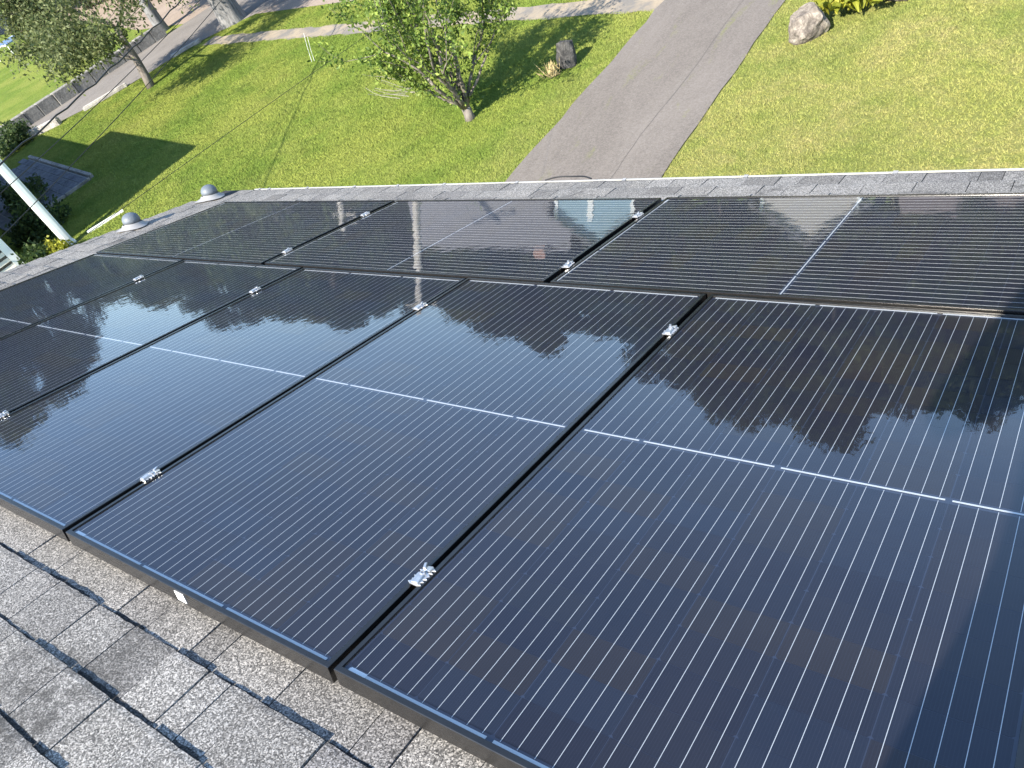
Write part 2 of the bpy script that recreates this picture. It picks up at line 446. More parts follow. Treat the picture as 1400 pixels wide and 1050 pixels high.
# worn sandy footpath
vs, fs = [], []
xs = np.linspace(-27.5, -6.7, 60)
for i, x in enumerate(xs):
    w0 = 0.36 + random.uniform(-.09, .09); w1 = 0.36 + random.uniform(-.09, .09)
    vs += [(x, path_mid(x) - w0, 0.012), (x, path_mid(x) + w1, 0.012)]
    if i: fs.append((2 * i - 2, 2 * i, 2 * i + 1, 2 * i - 1))
tag(link('footpath', mesh('footpath', vs, fs, MAT['path'])), kind='structure')
# side lane
vs, fs = [], []
for i, y in enumerate(np.linspace(6, 23.5, 40)):
    vs += [(wall_x(y) + 0.1, y, 0.016), (float(lane_r(min(y, 21.2))) + random.uniform(-.05, .05), y, 0.016)]
    if i: fs.append((2 * i - 2, 2 * i - 1, 2 * i + 1, 2 * i))
tag(link('side_lane', mesh('side_lane', vs, fs, MAT['asphalt_lane'])), kind='structure')
# raised lawn behind the retaining wall
b = MB(); b.prism([(wall_x(6) - .1, 6), (wall_x(20.0) - .1, 20.0), (-44, 24), (-75, 30), (-75, 4)], -0.3, 0.40)
tag(b.obj('raised_lawn', MAT['lawn']), kind='structure')

# ------------------------------------------------------------------ our house
house = tag(link('house', None, loc=(-0.5, 0, 0)), 'house whose grey shingle roof carries the solar panels', 'house')
def hp(o):                      # keep world coordinates under the house empty
    o.parent = house; o.matrix_parent_inverse = Matrix.Translation((0.5, 0, 0)); return o
HS = -0.072                     # shingle surface below the panel plane
RAKE, EAVE, RIDGE, REND = -4.98, 3.31, -2.6, 6.5
rY, eY = RIDGE * CP, EAVE * CP
roof = MB()
def slab(q):
    t_ = [rp(*p) for p in q]; n = Vector((0, SP, CP))
    roof.add(t_ + [p - n * 0.14 for p in t_], [(0, 1, 2, 3), (7, 6, 5, 4), (0, 4, 5, 1), (1, 5, 6, 2), (2, 6, 7, 3), (3, 7, 4, 0)])
slab([(RAKE + .02, RIDGE, HS - .012), (REND, RIDGE, HS - .012), (REND, EAVE - .01, HS - .012), (RAKE + .02, EAVE - .01, HS - .012)])
rv = rp(0, RIDGE, HS - .012)
roof.add([(RAKE + .02, rv.y, rv.z), (REND, rv.y, rv.z), (REND, rv.y - 6, rv.z - 2.0), (RAKE + .02, rv.y - 6, rv.z - 2.0),
          (RAKE + .02, rv.y, rv.z - .14), (REND, rv.y, rv.z - .14), (REND, rv.y - 6, rv.z - 2.14), (RAKE + .02, rv.y - 6, rv.z - 2.14)],
         [(3, 2, 1, 0), (4, 5, 6, 7), (2, 3, 7, 6), (3, 0, 4, 7), (1, 2, 6, 5)])
roof_o = hp(roof.obj('roof', MAT['underlay_joint_shade']))
wm = MB()
x0, x1, y0, y1 = RAKE + .35, REND - .35, rv.y - 5.5, eY - .55
ze = rp(0, (eY - .55) / CP, HS - .16).z
wm.add([(x0, y0, 0), (x1, y0, 0), (x1, y1, 0), (x0, y1, 0), (x0, y0, ze - .02), (x1, y0, ze - .02), (x1, y1, ze - .02), (x0, y1, ze - .02), (x0, rv.y, rv.z - .17), (x1, rv.y, rv.z - .17)],
       [(0, 1, 5, 4), (2, 3, 7, 6), (1, 2, 6, 9, 5), (3, 0, 4, 8, 7)])
hp(wm.obj('wall', MAT['white_paint']))
# shingles: laminated tabs, every one a wedge with a thick or thin butt
tabs = []
EXP = 0.1395
k = -17
while True:
    bb = -0.0785 + EXP * k
    if bb > EAVE + 0.02: break
    bb = min(bb, EAVE + 0.004)
    lo = RAKE if bb < 3.0 else RAKE + (0.10 if bb < 3.2 else 0.30)
    a = lo - random.uniform(0, 0.02); flip = random.random() < .5
    while a < 6.4:
        w = random.choice((0.085, 0.12, 0.15, 0.17, 0.19, 0.21)) + random.uniform(-.012, .012)
        vis = bb < 0.25 or bb > 2.62 or a < -3.95
        if vis: tabs.append((a, min(a + w, REND), bb, flip)); 
        a += w; flip = not flip if random.random() < .8 else flip
    k += 1
def tab_geo(a0, a1, bb, thick):
    nseg = max(3, int((a1 - a0) / 0.02)); t = random.uniform(.0078, .0092) if thick else random.uniform(.0048, .0058)
    g = 0.0017; up = 0.165; vs = []; 
    sk = random.uniform(-.0015, .0015); dk = random.random() < .55
    for i in range(nseg + 1):
        a = a0 + g + (a1 - a0 - 2 * g) * i / nseg
        jb = random.uniform(-.0013, .0013) + sk; jh = random.uniform(-.0006, .0006)
        hb = HS - .0108 + (t + .0008 + jh) * (up - EXP + .016) / (up - .012)
        vs += [rp(a, bb - up, HS - .0108), rp(a, bb - EXP + (.010 if dk else .004) + random.uniform(-.002, .002), hb), rp(a, bb - 0.012 + jb, HS - .010 + t + jh), rp(a, bb + jb, HS - .0105 + t + jh), rp(a, bb + jb, HS - .0116)]
    fs = []
    for i in range(nseg):
        for q in range(4): fs.append((5 * i + q, 5 * i + q + 1, 5 * i + q + 6, 5 * i + q + 5))
    fs.append((0, 4, 3, 2, 1)); m = 5 * nseg; fs.append((m, m + 1, m + 2, m + 3, m + 4))
    return vs, fs, [4 * i for i in range(nseg)]
def inview(p):
    d = p - CAM; z = d.dot(cf)
    if z <= 0.1: return 9
    return max(abs(d.dot(cr) / z * 1066.8 / 700), abs(d.dot(cd) / z * 1066.8 / 525))
for i, t_ in enumerate(tabs):
    p = rp((t_[0] + t_[1]) / 2, t_[2] - .07, HS)
    tabs[i] = t_ + ((p - CAM).length * (1 if inview(p) < 1.08 else 6),)
tabs.sort(key=lambda t_: t_[4])
rest = MB(); rest_band = []
for i, (a0, a1, bb, th, _) in enumerate(tabs):
    vs, fs, band = tab_geo(a0, a1, bb, th)
    if i < 290:
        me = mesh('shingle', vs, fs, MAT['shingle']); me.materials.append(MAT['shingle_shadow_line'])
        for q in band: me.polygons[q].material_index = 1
        hp(link('shingle', me)).parent = roof_o
    else:
        rest_band += [len(rest.f) + q for q in band]; rest.add(vs, fs)
for o in list(bpy.data.objects):
    if o.name.startswith('shingle'): o.matrix_parent_inverse = Matrix.Identity(4)
ro = rest.obj('shingle_field', MAT['shingle'], roof_o); tag(ro, kind='stuff')
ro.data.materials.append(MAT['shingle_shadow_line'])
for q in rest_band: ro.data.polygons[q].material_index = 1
# gutter along the eave: K-style trough with a bright front lip, hangers
prof = [(0.0, 0.0), (0.0, -.115), (.04, -.115), (.048, -.06), (.058, -.02), (.058, .0), (.048, .001), (.048, -.006), (.053, -.008), (.05, -.02), (.042, -.06), (.034, -.108), (.006, -.108), (.006, 0.0)]
gp = rp(0, EAVE - .012, HS - .036)
gm = MB(); GX0, GX1 = -4.62, 6.4
gv = [(GX0, gp.y + y, gp.z + z) for y, z in prof] + [(GX1, gp.y + y, gp.z + z) for y, z in prof]; n_ = len(prof)
gm.add(gv, [(i, i + 1, n_ + i + 1, n_ + i) for i in range(n_ - 1)])
gm.add([(GX0, gp.y, gp.z), (GX0, gp.y, gp.z - .115), (GX0, gp.y + .04, gp.z - .115), (GX0, gp.y + .048, gp.z - .06), (GX0, gp.y + .058, gp.z)], [(0, 1, 2, 3, 4)])
gut = hp(gm.obj('gutter', MAT['gutter_white']))
for hx in (-4.55, -4.42, -3.95, -3.42, -2.98, -2.55, -1.95, -1.2, -.5, .2, .9):
    h = MB(); h.box((hx, gp.y + .028, gp.z + .003), (.022, .06, .005))
    o = h.obj('gutter_hanger', MAT['flashing'], gut)
fb = MB(); fb.box(((RAKE + REND) / 2, gp.y - .014, gp.z - .07), (REND - RAKE - .06, .022, .17))
hp(fb.obj('fascia', MAT['white_paint']))
rk = MB(); r0, r1 = rp(RAKE + .008, RIDGE, HS - .022), rp(RAKE + .008, 2.95, HS - .022)
for z0, z1, x0_, x1_ in ((0, -.012, -.028, .015), (-.014, -.15, -.016, .006)):
    rk.add([(r0.x + x0_, r0.y, r0.z + z0), (r0.x + x1_, r0.y, r0.z + z0), (r0.x + x1_, r0.y, r0.z + z1), (r0.x + x0_, r0.y, r0.z + z1), (r1.x + x0_, r1.y, r1.z + z0), (r1.x + x1_, r1.y, r1.z + z0), (r1.x + x1_, r1.y, r1.z + z1), (r1.x + x0_, r1.y, r1.z + z1)],
           [(0, 1, 2, 3), (7, 6, 5, 4), (0, 4, 5, 1), (1, 5, 6, 2), (2, 6, 7, 3), (3, 7, 4, 0)])
hp(rk.obj('rake_trim', MAT['gutter_white']))

# round vents on the rake side
def vent(a, b, label):
    base = rp(a, b, HS + .002)
    e = tag(link('roof_vent', None, loc=base, rot=(-PHI, 0, 0)), label, 'roof vent', 'round vents along the roof edge'); e.scale = (.66, .66, .74)
    f = MB(); N = 20; ring = []
    for r_, z_ in ((.165, .003), (.15, .008), (.125, .018), (.10, .045)): ring.append((r_, z_))
    vs = []
    for r_, z_ in ring:
        for i in range(N):
            q = 2 * math.pi * i / N; j = 1 + (.12 * math.sin(3 * q + a) + random.uniform(-.05, .05) if r_ > .13 else 0)
            vs.append((r_ * j * math.cos(q), r_ * j * 1.1 * math.sin(q), z_))
    f.add(vs, [(kk * N + i, kk * N + (i + 1) % N, (kk + 1) * N + (i + 1) % N, (kk + 1) * N + i) for kk in range(3) for i in range(N)])
    f.obj('flashing', MAT['flashing'], e, True)
    MB().lathe([(.088, .01), (.088, .06), (.096, .062), (.096, .075), (.088, .077)], 24).obj('collar', MAT['flashing'], e)
    MB().lathe([(.097, .05), (.098, .078), (.09, .105), (.072, .126), (.045, .140), (.02, .146), (.004, .147)], 24).obj('cap', MAT['lead_grey'], e, True)
vent(-4.80, 2.36, 'round lead grey vent cap on the roof edge, the one nearer the white post')
vent(-4.79, 3.05, 'round lead grey vent cap on the roof edge, beside the gutter corner')

# ------------------------------------------------------------------ solar panels
PW, PL, PT = 1.002, 1.689, 0.040
def build_frame():
    m = MB(); lip, W, L = 0.011, PW / 2, PL / 2
    for sx, sy, horiz in ((0, -1, 1), (1, 0, 0), (0, 1, 1), (-1, 0, 0)):
        if horiz: o0, o1, i0, i1 = (-W, sy * L), (W, sy * L), (-W + lip, sy * (L - lip)), (W - lip, sy * (L - lip))
        else: o0, o1, i0, i1 = (sx * W, -L), (sx * W, L), (sx * (W - lip), -L + lip), (sx * (W - lip), L - lip)
        c = 0.0012
        def sh(p, q, t_): return (p[0] + (q[0] - p[0]) * t_, p[1] + (q[1] - p[1]) * t_)
        e0, e1 = sh(o0, i0, c / lip), sh(o1, i1, c / lip)
        vs = [(*o0, 0), (*o1, 0), (*o0, PT - c), (*o1, PT - c), (*e0, PT), (*e1, PT), (*i0, PT), (*i1, PT), (*i0, PT - .006), (*i1, PT - .006), (*i0, 0), (*i1, 0)]
        fs = [(0, 1, 3, 2), (2, 3, 5, 4), (4, 5, 7, 6), (6, 7, 9, 8), (8, 9, 11, 10), (10, 11, 1, 0)]
        if (horiz and sy > 0) or (not horiz and sx < 0): fs = [tuple(reversed(f_)) for f_ in fs]
        m.add(vs, fs)
    return m.me('frame', MAT['frame'])
frame_me = build_frame()
gw, gl_ = PW / 2 - .0108, PL / 2 - .0108
glass_me = mesh('glass', [(-gw, -gl_, 0), (gw, -gl_, 0), (gw, gl_, 0), (-gw, gl_, 0)], [(0, 1, 2, 3)], MAT['glass'])
back_me = MB().box((0, 0, 0), (2 * gw - .001, 2 * gl_ - .001, .002)).me('backsheet', MAT['backsheet'])
CW, CH, PX, PY = .1600, .0797, .1620, .0811
ch = .004
poly = [(-CW / 2 + ch, -CH / 2), (CW / 2 - ch, -CH / 2), (CW / 2, -CH / 2 + ch), (CW / 2, CH / 2), (-CW / 2, CH / 2), (-CW / 2, -CH / 2 + ch)]
cell_me = MB().prism(poly, 0, .0004).me('cell', MAT['cell'])
HL = PY * 10
bus_me = MB().box((0, 0, 0), (.0010, HL + .006, .0003)).me('busbar', MAT['ribbon'])
rib2_me = MB().box((0, 0, 0), (2 * PX - .014, .0055, .0004)).me('ribbon', MAT['ribbon'])
rib1_me = MB().box((0, 0, 0), (PX - .010, .0044, .0004)).me('ribbon', MAT['ribbon'])
rib2c_me = MB().box((0, 0, 0), (2 * PX - .014, .0044, .0004)).me('ribbon', MAT['ribbon'])
tab_me = MB().box((0, 0, 0), (.040, .0085, .0003)).me('ribbon_tab', MAT['sticker'])
def panel(ca, cb, land, label, h=0.0, sticker=None, seed=0):
    rr = random.Random(seed)
    mat = Matrix.Translation(rp(ca, cb, h - PT)) @ Matrix.Rotation(-PHI + rr.uniform(-.0022, .0022), 4, 'X') @ Matrix.Rotation(rr.uniform(-.0025, .0025), 4, 'Y') @ Matrix.Rotation(-math.pi / 2 if land else 0, 4, 'Z')
    e = link('solar_panel', None); e.matrix_world = mat
    tag(e, label, 'solar panel', 'solar panels on the roof')
    link('frame', frame_me, e); link('backsheet', back_me, e, (0, 0, .0325)); link('glass', glass_me, e, (0, 0, .0372))
    for hs in (-1, 1):
        yc = hs * (.0095 + HL / 2)
        for c_ in range(6):
            xc = (c_ - 2.5) * PX
            for r_ in range(10):
                o = link('cell', cell_me, e, (xc + rr.uniform(-.0003, .0003), hs * (.0095 + (r_ + .5) * PY), .0337))
                if hs < 0: o.rotation_euler = (0, 0, 0)
                else: o.rotation_euler = (0, 0, math.pi)
            for q in range(5):
                link('busbar', bus_me, e, (xc + (q - 2) * .0318 + rr.uniform(-.0006, .0006), yc, .0346))
    for y_ in (-1, 1):
        for q in (-1, 0, 1): link('ribbon', rib2_me, e, (q * 2 * PX, y_ * (.0095 + HL + .0075), .0350))
    link('ribbon_tab', tab_me, e, (-3 * PX + .03, -(.0095 + HL + .0073), .0357))
    link('ribbon', rib1_me, e, (-2.5 * PX, 0, .0350)); link('ribbon', rib1_me, e, (2.5 * PX, 0, .0350))
    for q in (-1, 1): link('ribbon', rib2c_me, e, (q * PX, 0, .0350))
    if sticker is not None:
        link('label_sticker', MB().box((0, 0, 0), (.034, .0012, .026)).me('label_sticker', MAT['sticker']), e, (sticker, -PL / 2 - .0008, .0205))
    return e
P = 1.02
F_lab = {1: 'near solar panel of the upright row, its right side under the photographer shadow',
         2: 'upright solar panel with a white sticker on its near frame edge',
         3: 'upright solar panel third from the right, its lower corner above bare shingles',
         4: 'upright solar panel second from the left, reflecting sky beside a dark tree',
         5: 'leftmost upright solar panel, beside the roof edge, reflecting a dark tree',
         0: 'upright solar panel cut off by the lower right corner of the picture'}
for i in (0, 1, 2, 3, 4, 5):
    panel((1 - i) * P + P / 2, PL / 2 + .001, False, F_lab[i], random.uniform(-.001, .001), -.005 + .02 if i == 2 else None, i)
PB = 1.719
B_lab = ['leftmost solar panel of the far sideways row, next to the round vents',
         'sideways solar panel of the far row reflecting a pale pole and a house roof',
         'sideways solar panel of the far row with a bright dashed centre ribbon',
         'sideways solar panel of the far row cut off by the right edge']
for i in range(4):
    panel(-4.076 + PB * (i + .5), 1.7025 + PW / 2 - .004, True, B_lab[i], .006 + random.uniform(-.001, .001), None, 20 + i)
# mounting rails under the panels
for bq in (.26, 1.41, 1.86, 2.44):
    m = MB(); q0, q1 = rp(-4.0, bq, -.058), rp(2.9, bq, -.058)
    m.box((q0 + q1) / 2, ((q1 - q0).length, .038, .030), Matrix.Rotation(-PHI, 3, 'X'))
    nm = {.26: 'lowest on the picture, under the near clamps', 1.41: 'under the second row of clamps', 1.86: 'under the near clamps of the far row', 2.44: 'nearest the gutter'}[bq]
    tag(m.obj('mounting_rail', MAT['frame']), 'black mounting rail beneath the panels, ' + nm, 'rail', 'rails under the panels')

# mid clamps: toothed bright plates bridging two frames, with a bolt
def clamp_me(seed):
    rr = random.Random(seed); L_, n = .054, 6; pts = []
    for i in range(n * 2 + 1):
        y = -L_ / 2 + L_ * i / (2 * n); pts.append((.012 + (.005 if i % 2 else -.001) + rr.uniform(-.002, .002), y + rr.uniform(-.001, .001)))
    left = [(-x - rr.uniform(-.002, .002), y) for x, y in reversed(pts)]
    m = MB(); m.prism(pts + left, 0, .004)
    m.box((0, -.012, .0065), (.016, .026, .005), Matrix.Rotation(.2, 3, 'Z')); m.box((.002, .019, .006), (.018, .014, .004), Matrix.Rotation(-.25, 3, 'Y'))
    m.box((-.010, .022, .007), (.006, .016, .006), Matrix.Rotation(.5, 3, 'Z'))
    return bevel(m.me('plate', MAT['alu']), .0008)
bolt_me = MB().lathe([(.0065, 0), (.0065, .006), (.005, .0072), (.0035, .0072), (.003, .004)], 6).me('bolt', MAT['alu'])
foot_me = MB().box((0, 0, 0), (.012, .03, .03)).me('clamp_stem', MAT['frame'])
cl_plates = [clamp_me(s) for s in (1, 2, 3)]
def clamp(a, b, label, i, h=0.0):
    e = link('panel_clamp', None); e.matrix_world = Matrix.Translation(rp(a, b, h + .0004)) @ Matrix.Rotation(-PHI, 4, 'X') @ Matrix.Rotation(random.uniform(-.12, .12), 4, 'Z')
    tag(e, label, 'clamp', 'clamps between the panels')
    link('plate', cl_plates[i % 3], e); link('bolt', bolt_me, e, (0.001, .003, .004)); link('clamp_stem', foot_me, e, (0, 0, -.016))
for i, (a, b, lb, h) in enumerate((
    (0, .255, 'largest silver toothed clamp, between the two nearest panels', 0), (0, 1.405, 'silver toothed clamp at the far end of the widest panel gap', 0),
    (-P, .253, 'silver toothed clamp above the shingles, near the second panel corner', 0), (-P, 1.402, 'silver toothed clamp below the pale pole reflection', 0),
    (-2 * P, .265, 'silver toothed clamp at the left picture edge', 0), (-2 * P, 1.403, 'silver toothed clamp at the upper end of the third gap from the right', 0),
    (-3 * P, 1.41, 'silver toothed clamp on the leftmost gap of the upright row', 0),
    (-2.357, 1.86, 'silver toothed clamp in the left gap of the far row, nearer end', .006), (-2.357, 2.437, 'silver toothed clamp in the left gap of the far row, gutter end', .006),
    (-.638, 1.853, 'silver toothed clamp in the right gap of the far row, nearer end', .006), (-.638, 2.438, 'silver toothed clamp in the right gap of the far row, gutter end', .006))):
    clamp(a, b, lb, i, h)
# a black lead loops over the gutter lip
def loop(a0, a1, hgt, label):
    n = 14; pts = []
    for i in range(n + 1):
        t_ = i / n
        p = rp(a0 + (a1 - a0) * t_, EAVE - .02 + .05 * math.sin(math.pi * t_), HS + .004 + hgt * math.sin(math.pi * t_) + .004 * math.sin(9 * t_)); pts.append(p)
    tag(MB().tube(pts, .0045, 6).obj('cable', MAT['black_rubber']), label, 'cable')
loop(-1.70, -1.38, .008, 'thin black cable looped over the gutter below the driveway')


# ------------------------------------------------------------------ trees and plants
def leaf_quads(P_, N_, size, rr, flat=0.35, aspect=0.55):
    """P_ (n,3) leaf positions; rhombus leaves with random orientation"""
    n = len(P_)
    d = rr.normal(size=(n, 3)); d[:, 2] -= flat; d /= np.linalg.norm(d, axis=1, keepdims=True)
    q = rr.normal(size=(n, 3)); w = np.cross(d, q); w /= np.linalg.norm(w, axis=1, keepdims=True)
    nn_ = np.cross(d, w)
    s = (size * rr.uniform(.6, 1.35, n))[:, None]
    V = np.empty((n, 4, 3)); V[:, 0] = P_; V[:, 1] = P_ + d * s * .5 + w * s * aspect * .5 + nn_ * s * .08; V[:, 2] = P_ + d * s; V[:, 3] = P_ + d * s * .5 - w * s * aspect * .5 + nn_ * s * .08
    return V.reshape(-1, 3), np.arange(n * 4).reshape(n, 4)


def grow(mb, tips, p, d, ln, r, depth, maxd, rr, spread, up, nseg=4, kids=(2, 3), low=1):
    pts, rad = [p], [r]; cur = Vector(p); dv_ = Vector(d)
    for i in range(nseg):
        dv_ = (dv_ + Vector((rr.gauss(0, .12), rr.gauss(0, .12), rr.gauss(0, .08) + up * .06))).normalized()
        cur = cur + dv_ * ln / nseg; pts.append(cur.copy()); rad.append(r * (1 - .42 * (i + 1) / nseg))
        if depth >= maxd - low: tips.append((cur.copy(), dv_.copy(), depth))
    mb.tube(pts, rad, 8 if depth == 0 else (6 if depth < 2 else 4))
    if depth < maxd:
        for q in range(rr.randint(*kids)):
            nd = (dv_ + Vector((rr.gauss(0, spread), rr.gauss(0, spread), rr.gauss(0, spread * .6) + up * .15))).normalized()
            st = pts[-1] if q == 0 else pts[rr.randint(max(1, nseg - 2), nseg)]
            grow(mb, tips, st, nd, ln * rr.uniform(.62, .85), rad[-1] * (.85 if q == 0 else .65), depth + 1, maxd, rr, spread, up, nseg, kids, low)


def tree_from_stems(name, label, base, stems, leafmat, barkmat, leaf, per, clump, seed, maxd=3, spread=.5, up=.5, cat='tree', twigs=None, kids=(2, 3), butt=None, low=1):
    rr = random.Random(seed); nr = np.random.default_rng(seed)
    e = tag(link(name, None, loc=base), label, cat)
    mb = MB(); tips = []
    for (off, d, ln, r) in stems: grow(mb, tips, Vector(off), Vector(d).normalized(), ln, r, 0, maxd, rr, spread, up, kids=kids, low=low)
    if butt: mb.tube(butt[0], list(butt[1]), 12)
    mb.obj('trunk', MAT[barkmat], e, True)
    T = np.array([tuple(t_[0]) for t_ in tips])
    Pn = np.repeat(T, per, axis=0); Pn = Pn + nr.normal(size=Pn.shape) * clump
    Pn[:, 2] = np.maximum(Pn[:, 2], .25)
    V, F_ = leaf_quads(Pn, None, leaf, nr)
    link('crown', tri_mesh('crown', V, F_, MAT[leafmat]), e)
    if twigs:
        tw = MB()
        for _ in range(twigs[0]):
            p = Vector(twigs[1]) + Vector((rr.gauss(0, .12), rr.gauss(0, .12), rr.gauss(0, .12)))
            d = (Vector(twigs[2]) + Vector((rr.gauss(0, .25), rr.gauss(0, .25), rr.gauss(0, .2)))).normalized()
            pts = [p]
            for _q in range(4): d = (d + Vector((rr.gauss(0, .15), rr.gauss(0, .15), .1))).normalized(); pts.append(pts[-1] + d * rr.uniform(.14, .24))
            tw.tube(pts, [.007, .006, .005, .004, .003], 4)
        tw.obj('dead_twigs', MAT['dead_twig'], e)
    return e

# small many-stemmed tree on the lawn, in front of the drive
sr = random.Random(5)
stems = []
for q in range(10):
    a_ = 2 * math.pi * q / 10 + sr.uniform(-.3, .3); t_ = sr.uniform(.12, .55)
    stems.append(((.05 * math.cos(a_), .05 * math.sin(a_), .28), (math.cos(a_) * t_, math.sin(a_) * t_, 1.0), sr.uniform(.95, 1.35), sr.uniform(.035, .052)))
stems.append(((-.04, 0, .3), (-.8, -.5, .75), .75, .032)); stems.append(((.05, .02, .35), (.75, .5, .9), 1.0, .035))
BUTT = [((0, 0, -.06), (.01, .0, .12), (0, .01, .34)), (.125, .095, .09)]
tree_from_stems('small_tree', 'small many-stemmed tree with bright green leaves on the lawn beside the driveway', (-9.45, 11.0, 0), stems, 'leaf_shrub_tree', 'bark_grey', .080, 12, .075, 11, 3, .42, .5,
                twigs=(9, (-.75, -.35, .95), (-1.0, -.45, .35)), butt=BUTT, low=3)
# tree by the lane, slender trunk and wide loose crown
stems = [((0, 0, -.1), (-.05, -.02, 1), 2.2, .17)]
e1 = tree_from_stems('lane_tree', 'slender grey trunked tree with wide loose crown beside the side lane', (-27.15, 15.25, 0), stems, 'leaf_grey_green', 'bark_grey', .12, 10, .21, 21, 5, .62, .22, kids=(3, 4))

def mass_tree_mesh(seed, mat, n_lump=62, per=430, leaf=.42, shape='round'):
    """unit tree: height 1, crown radius ~.36: lumps of leaves through the crown volume, tapered trunk with limbs"""
    nr = np.random.default_rng(seed); C_ = []
    while len(C_) < n_lump:
        z = nr.uniform(.26, .97); env = math.sin(math.pi * min(1, (z - .16) / .86) ** (.75 if shape == 'round' else 1.3)) ** .6 * .34
        if shape == 'cone': env = .30 * (1.02 - z) ** .75 + .02
        a_ = nr.uniform(0, 6.283); r_ = env * math.sqrt(nr.uniform(.08, 1)); C_.append((r_ * math.cos(a_), r_ * math.sin(a_), z))
    C_ = np.array(C_); sz = nr.uniform(.045, .095, n_lump)
    d = nr.normal(size=(n_lump * per, 3)); d /= np.linalg.norm(d, axis=1, keepdims=True)
    Pn = np.repeat(C_, per, axis=0) + d * (np.repeat(sz, per) * nr.uniform(.35, 1.1, n_lump * per))[:, None] * np.array([1.15, 1.15, .75])
    V, F_ = leaf_quads(Pn, None, leaf, nr, .2, .7)
    crown = tri_mesh('crown', V, F_, MAT[mat])
    mb = MB(); rr = random.Random(seed)
    mb.tube([(0, 0, -.01), (.004, .002, .2), (-.004, .005, .45), (0, 0, .85)], [.022, .017, .012, .003], 8)
    for q in range(12):
        c = C_[rr.randrange(n_lump)]; z = max(.18, c[2] - .22); mb.tube([(0, 0, z), (c[0] * .5, c[1] * .5, (z + c[2]) / 2), tuple(c)], [.008, .005, .002], 5)
    return crown, mb.me('trunk', MAT['bark_dark'], True)
protos = [mass_tree_mesh(31, 'leaf_dark', leaf=.019), mass_tree_mesh(32, 'leaf_mid', leaf=.020), mass_tree_mesh(33, 'leaf_dark', 70, leaf=.018), mass_tree_mesh(34, 'leaf_mid', 56, leaf=.019, shape='cone')]
def mass_tree(pi, x, y, h, wid, label, name='tree', group='trees across the street'):
    e = tag(link(name, None, loc=(x, y, 0)), label, 'tree', group)
    e.scale = (h * wid, h * wid, h); e.rotation_euler = (0, 0, random.uniform(0, 6.28))
    link('trunk', protos[pi][1], e); link('crown', protos[pi][0], e); return e
def polar(az, dist): return CAM.x + dist * math.sin(R(az)), CAM.y + dist * math.cos(R(az))
# tree line across the street (seen mirrored in the glass): azimuth, distance, elevation of its top
line = [(-77, 72, 13.5, .9), (-71, 76, 14.2, .8), (-69, 80, 12.4, .7), (-73.5, 84, 12.6, .8), (-67.6, 76, 11.8, .5), (-61.5, 62, 5.9, 1.3), (-57, 55, 7.8, 1.2), (-53.5, 60, 7.2, 1.2), (-50, 56, 8.2, 1.1), (-47, 60, 7.3, 1.2), (-43.5, 58, 7.2, 1.1), (-40.5, 60, 7.9, 1.1),
        (-37.5, 58, 9.6, 1.0), (-34.8, 62, 10.6, .9), (-31.5, 60, 9.2, 1.0), (-28.2, 58, 9.4, .9), (-25, 60, 12.4, .95), (-21.8, 56, 14.6, .85), (-18.4, 60, 15.0, .85), (-14.4, 58, 15.5, .85), (-11, 60, 13.4, .9), (-7.8, 56, 12.8, .9),
        (-4.6, 60, 13.0, .9), (-1.2, 58, 11.2, .95), (3, 60, 12.5, 1.0), (7.5, 58, 14, 1.0), (12.5, 60, 13, 1.0), (18, 58, 15, 1.0), (25, 60, 14, 1.1), (33, 60, 13, 1.1), (-84, 74, 12, 1.0), (-65, 75, 5.5, 1.4)]
for i, (az, ds, el, wd) in enumerate(line):
    x, y = polar(az, ds); h = 4.55 + (ds - 1.8) * math.tan(R(el))
    mass_tree([0, 1, 2, 3][i * 7 % 4], x, y, h, wd, 'tall green tree of the tree line across the street, mirrored in the panels')
la = np.array(line); la = la[np.argsort(la[:, 0])]
for i, az in enumerate(np.arange(-63.5, 37, 2.7)):
    ds = 66 + 5 * (i % 3); x, y = polar(az, ds); el = float(np.interp(az, la[:, 0], la[:, 2])) * (.78 + .08 * ((i * 3) % 4) / 3)
    mass_tree((i * 5 + 1) % 3, x, y, 4.5 + ds * math.tan(R(el)), 1.25, 'green tree in the back row of the tree line, filling gaps in the mirrored trees', group='back trees across the street')
for i, az in enumerate((-56, -51, -46, -40, -36, -27, -22.5, -16, -9, -5, 0, 6)):
    x, y = polar(az, 50 + 3 * (i % 3)); mass_tree(i % 3, x, y, 5.2 + 1.1 * ((i * 5) % 4), 1.25, 'lower green tree at the foot of the tree line across the street', group='lower trees across the street')
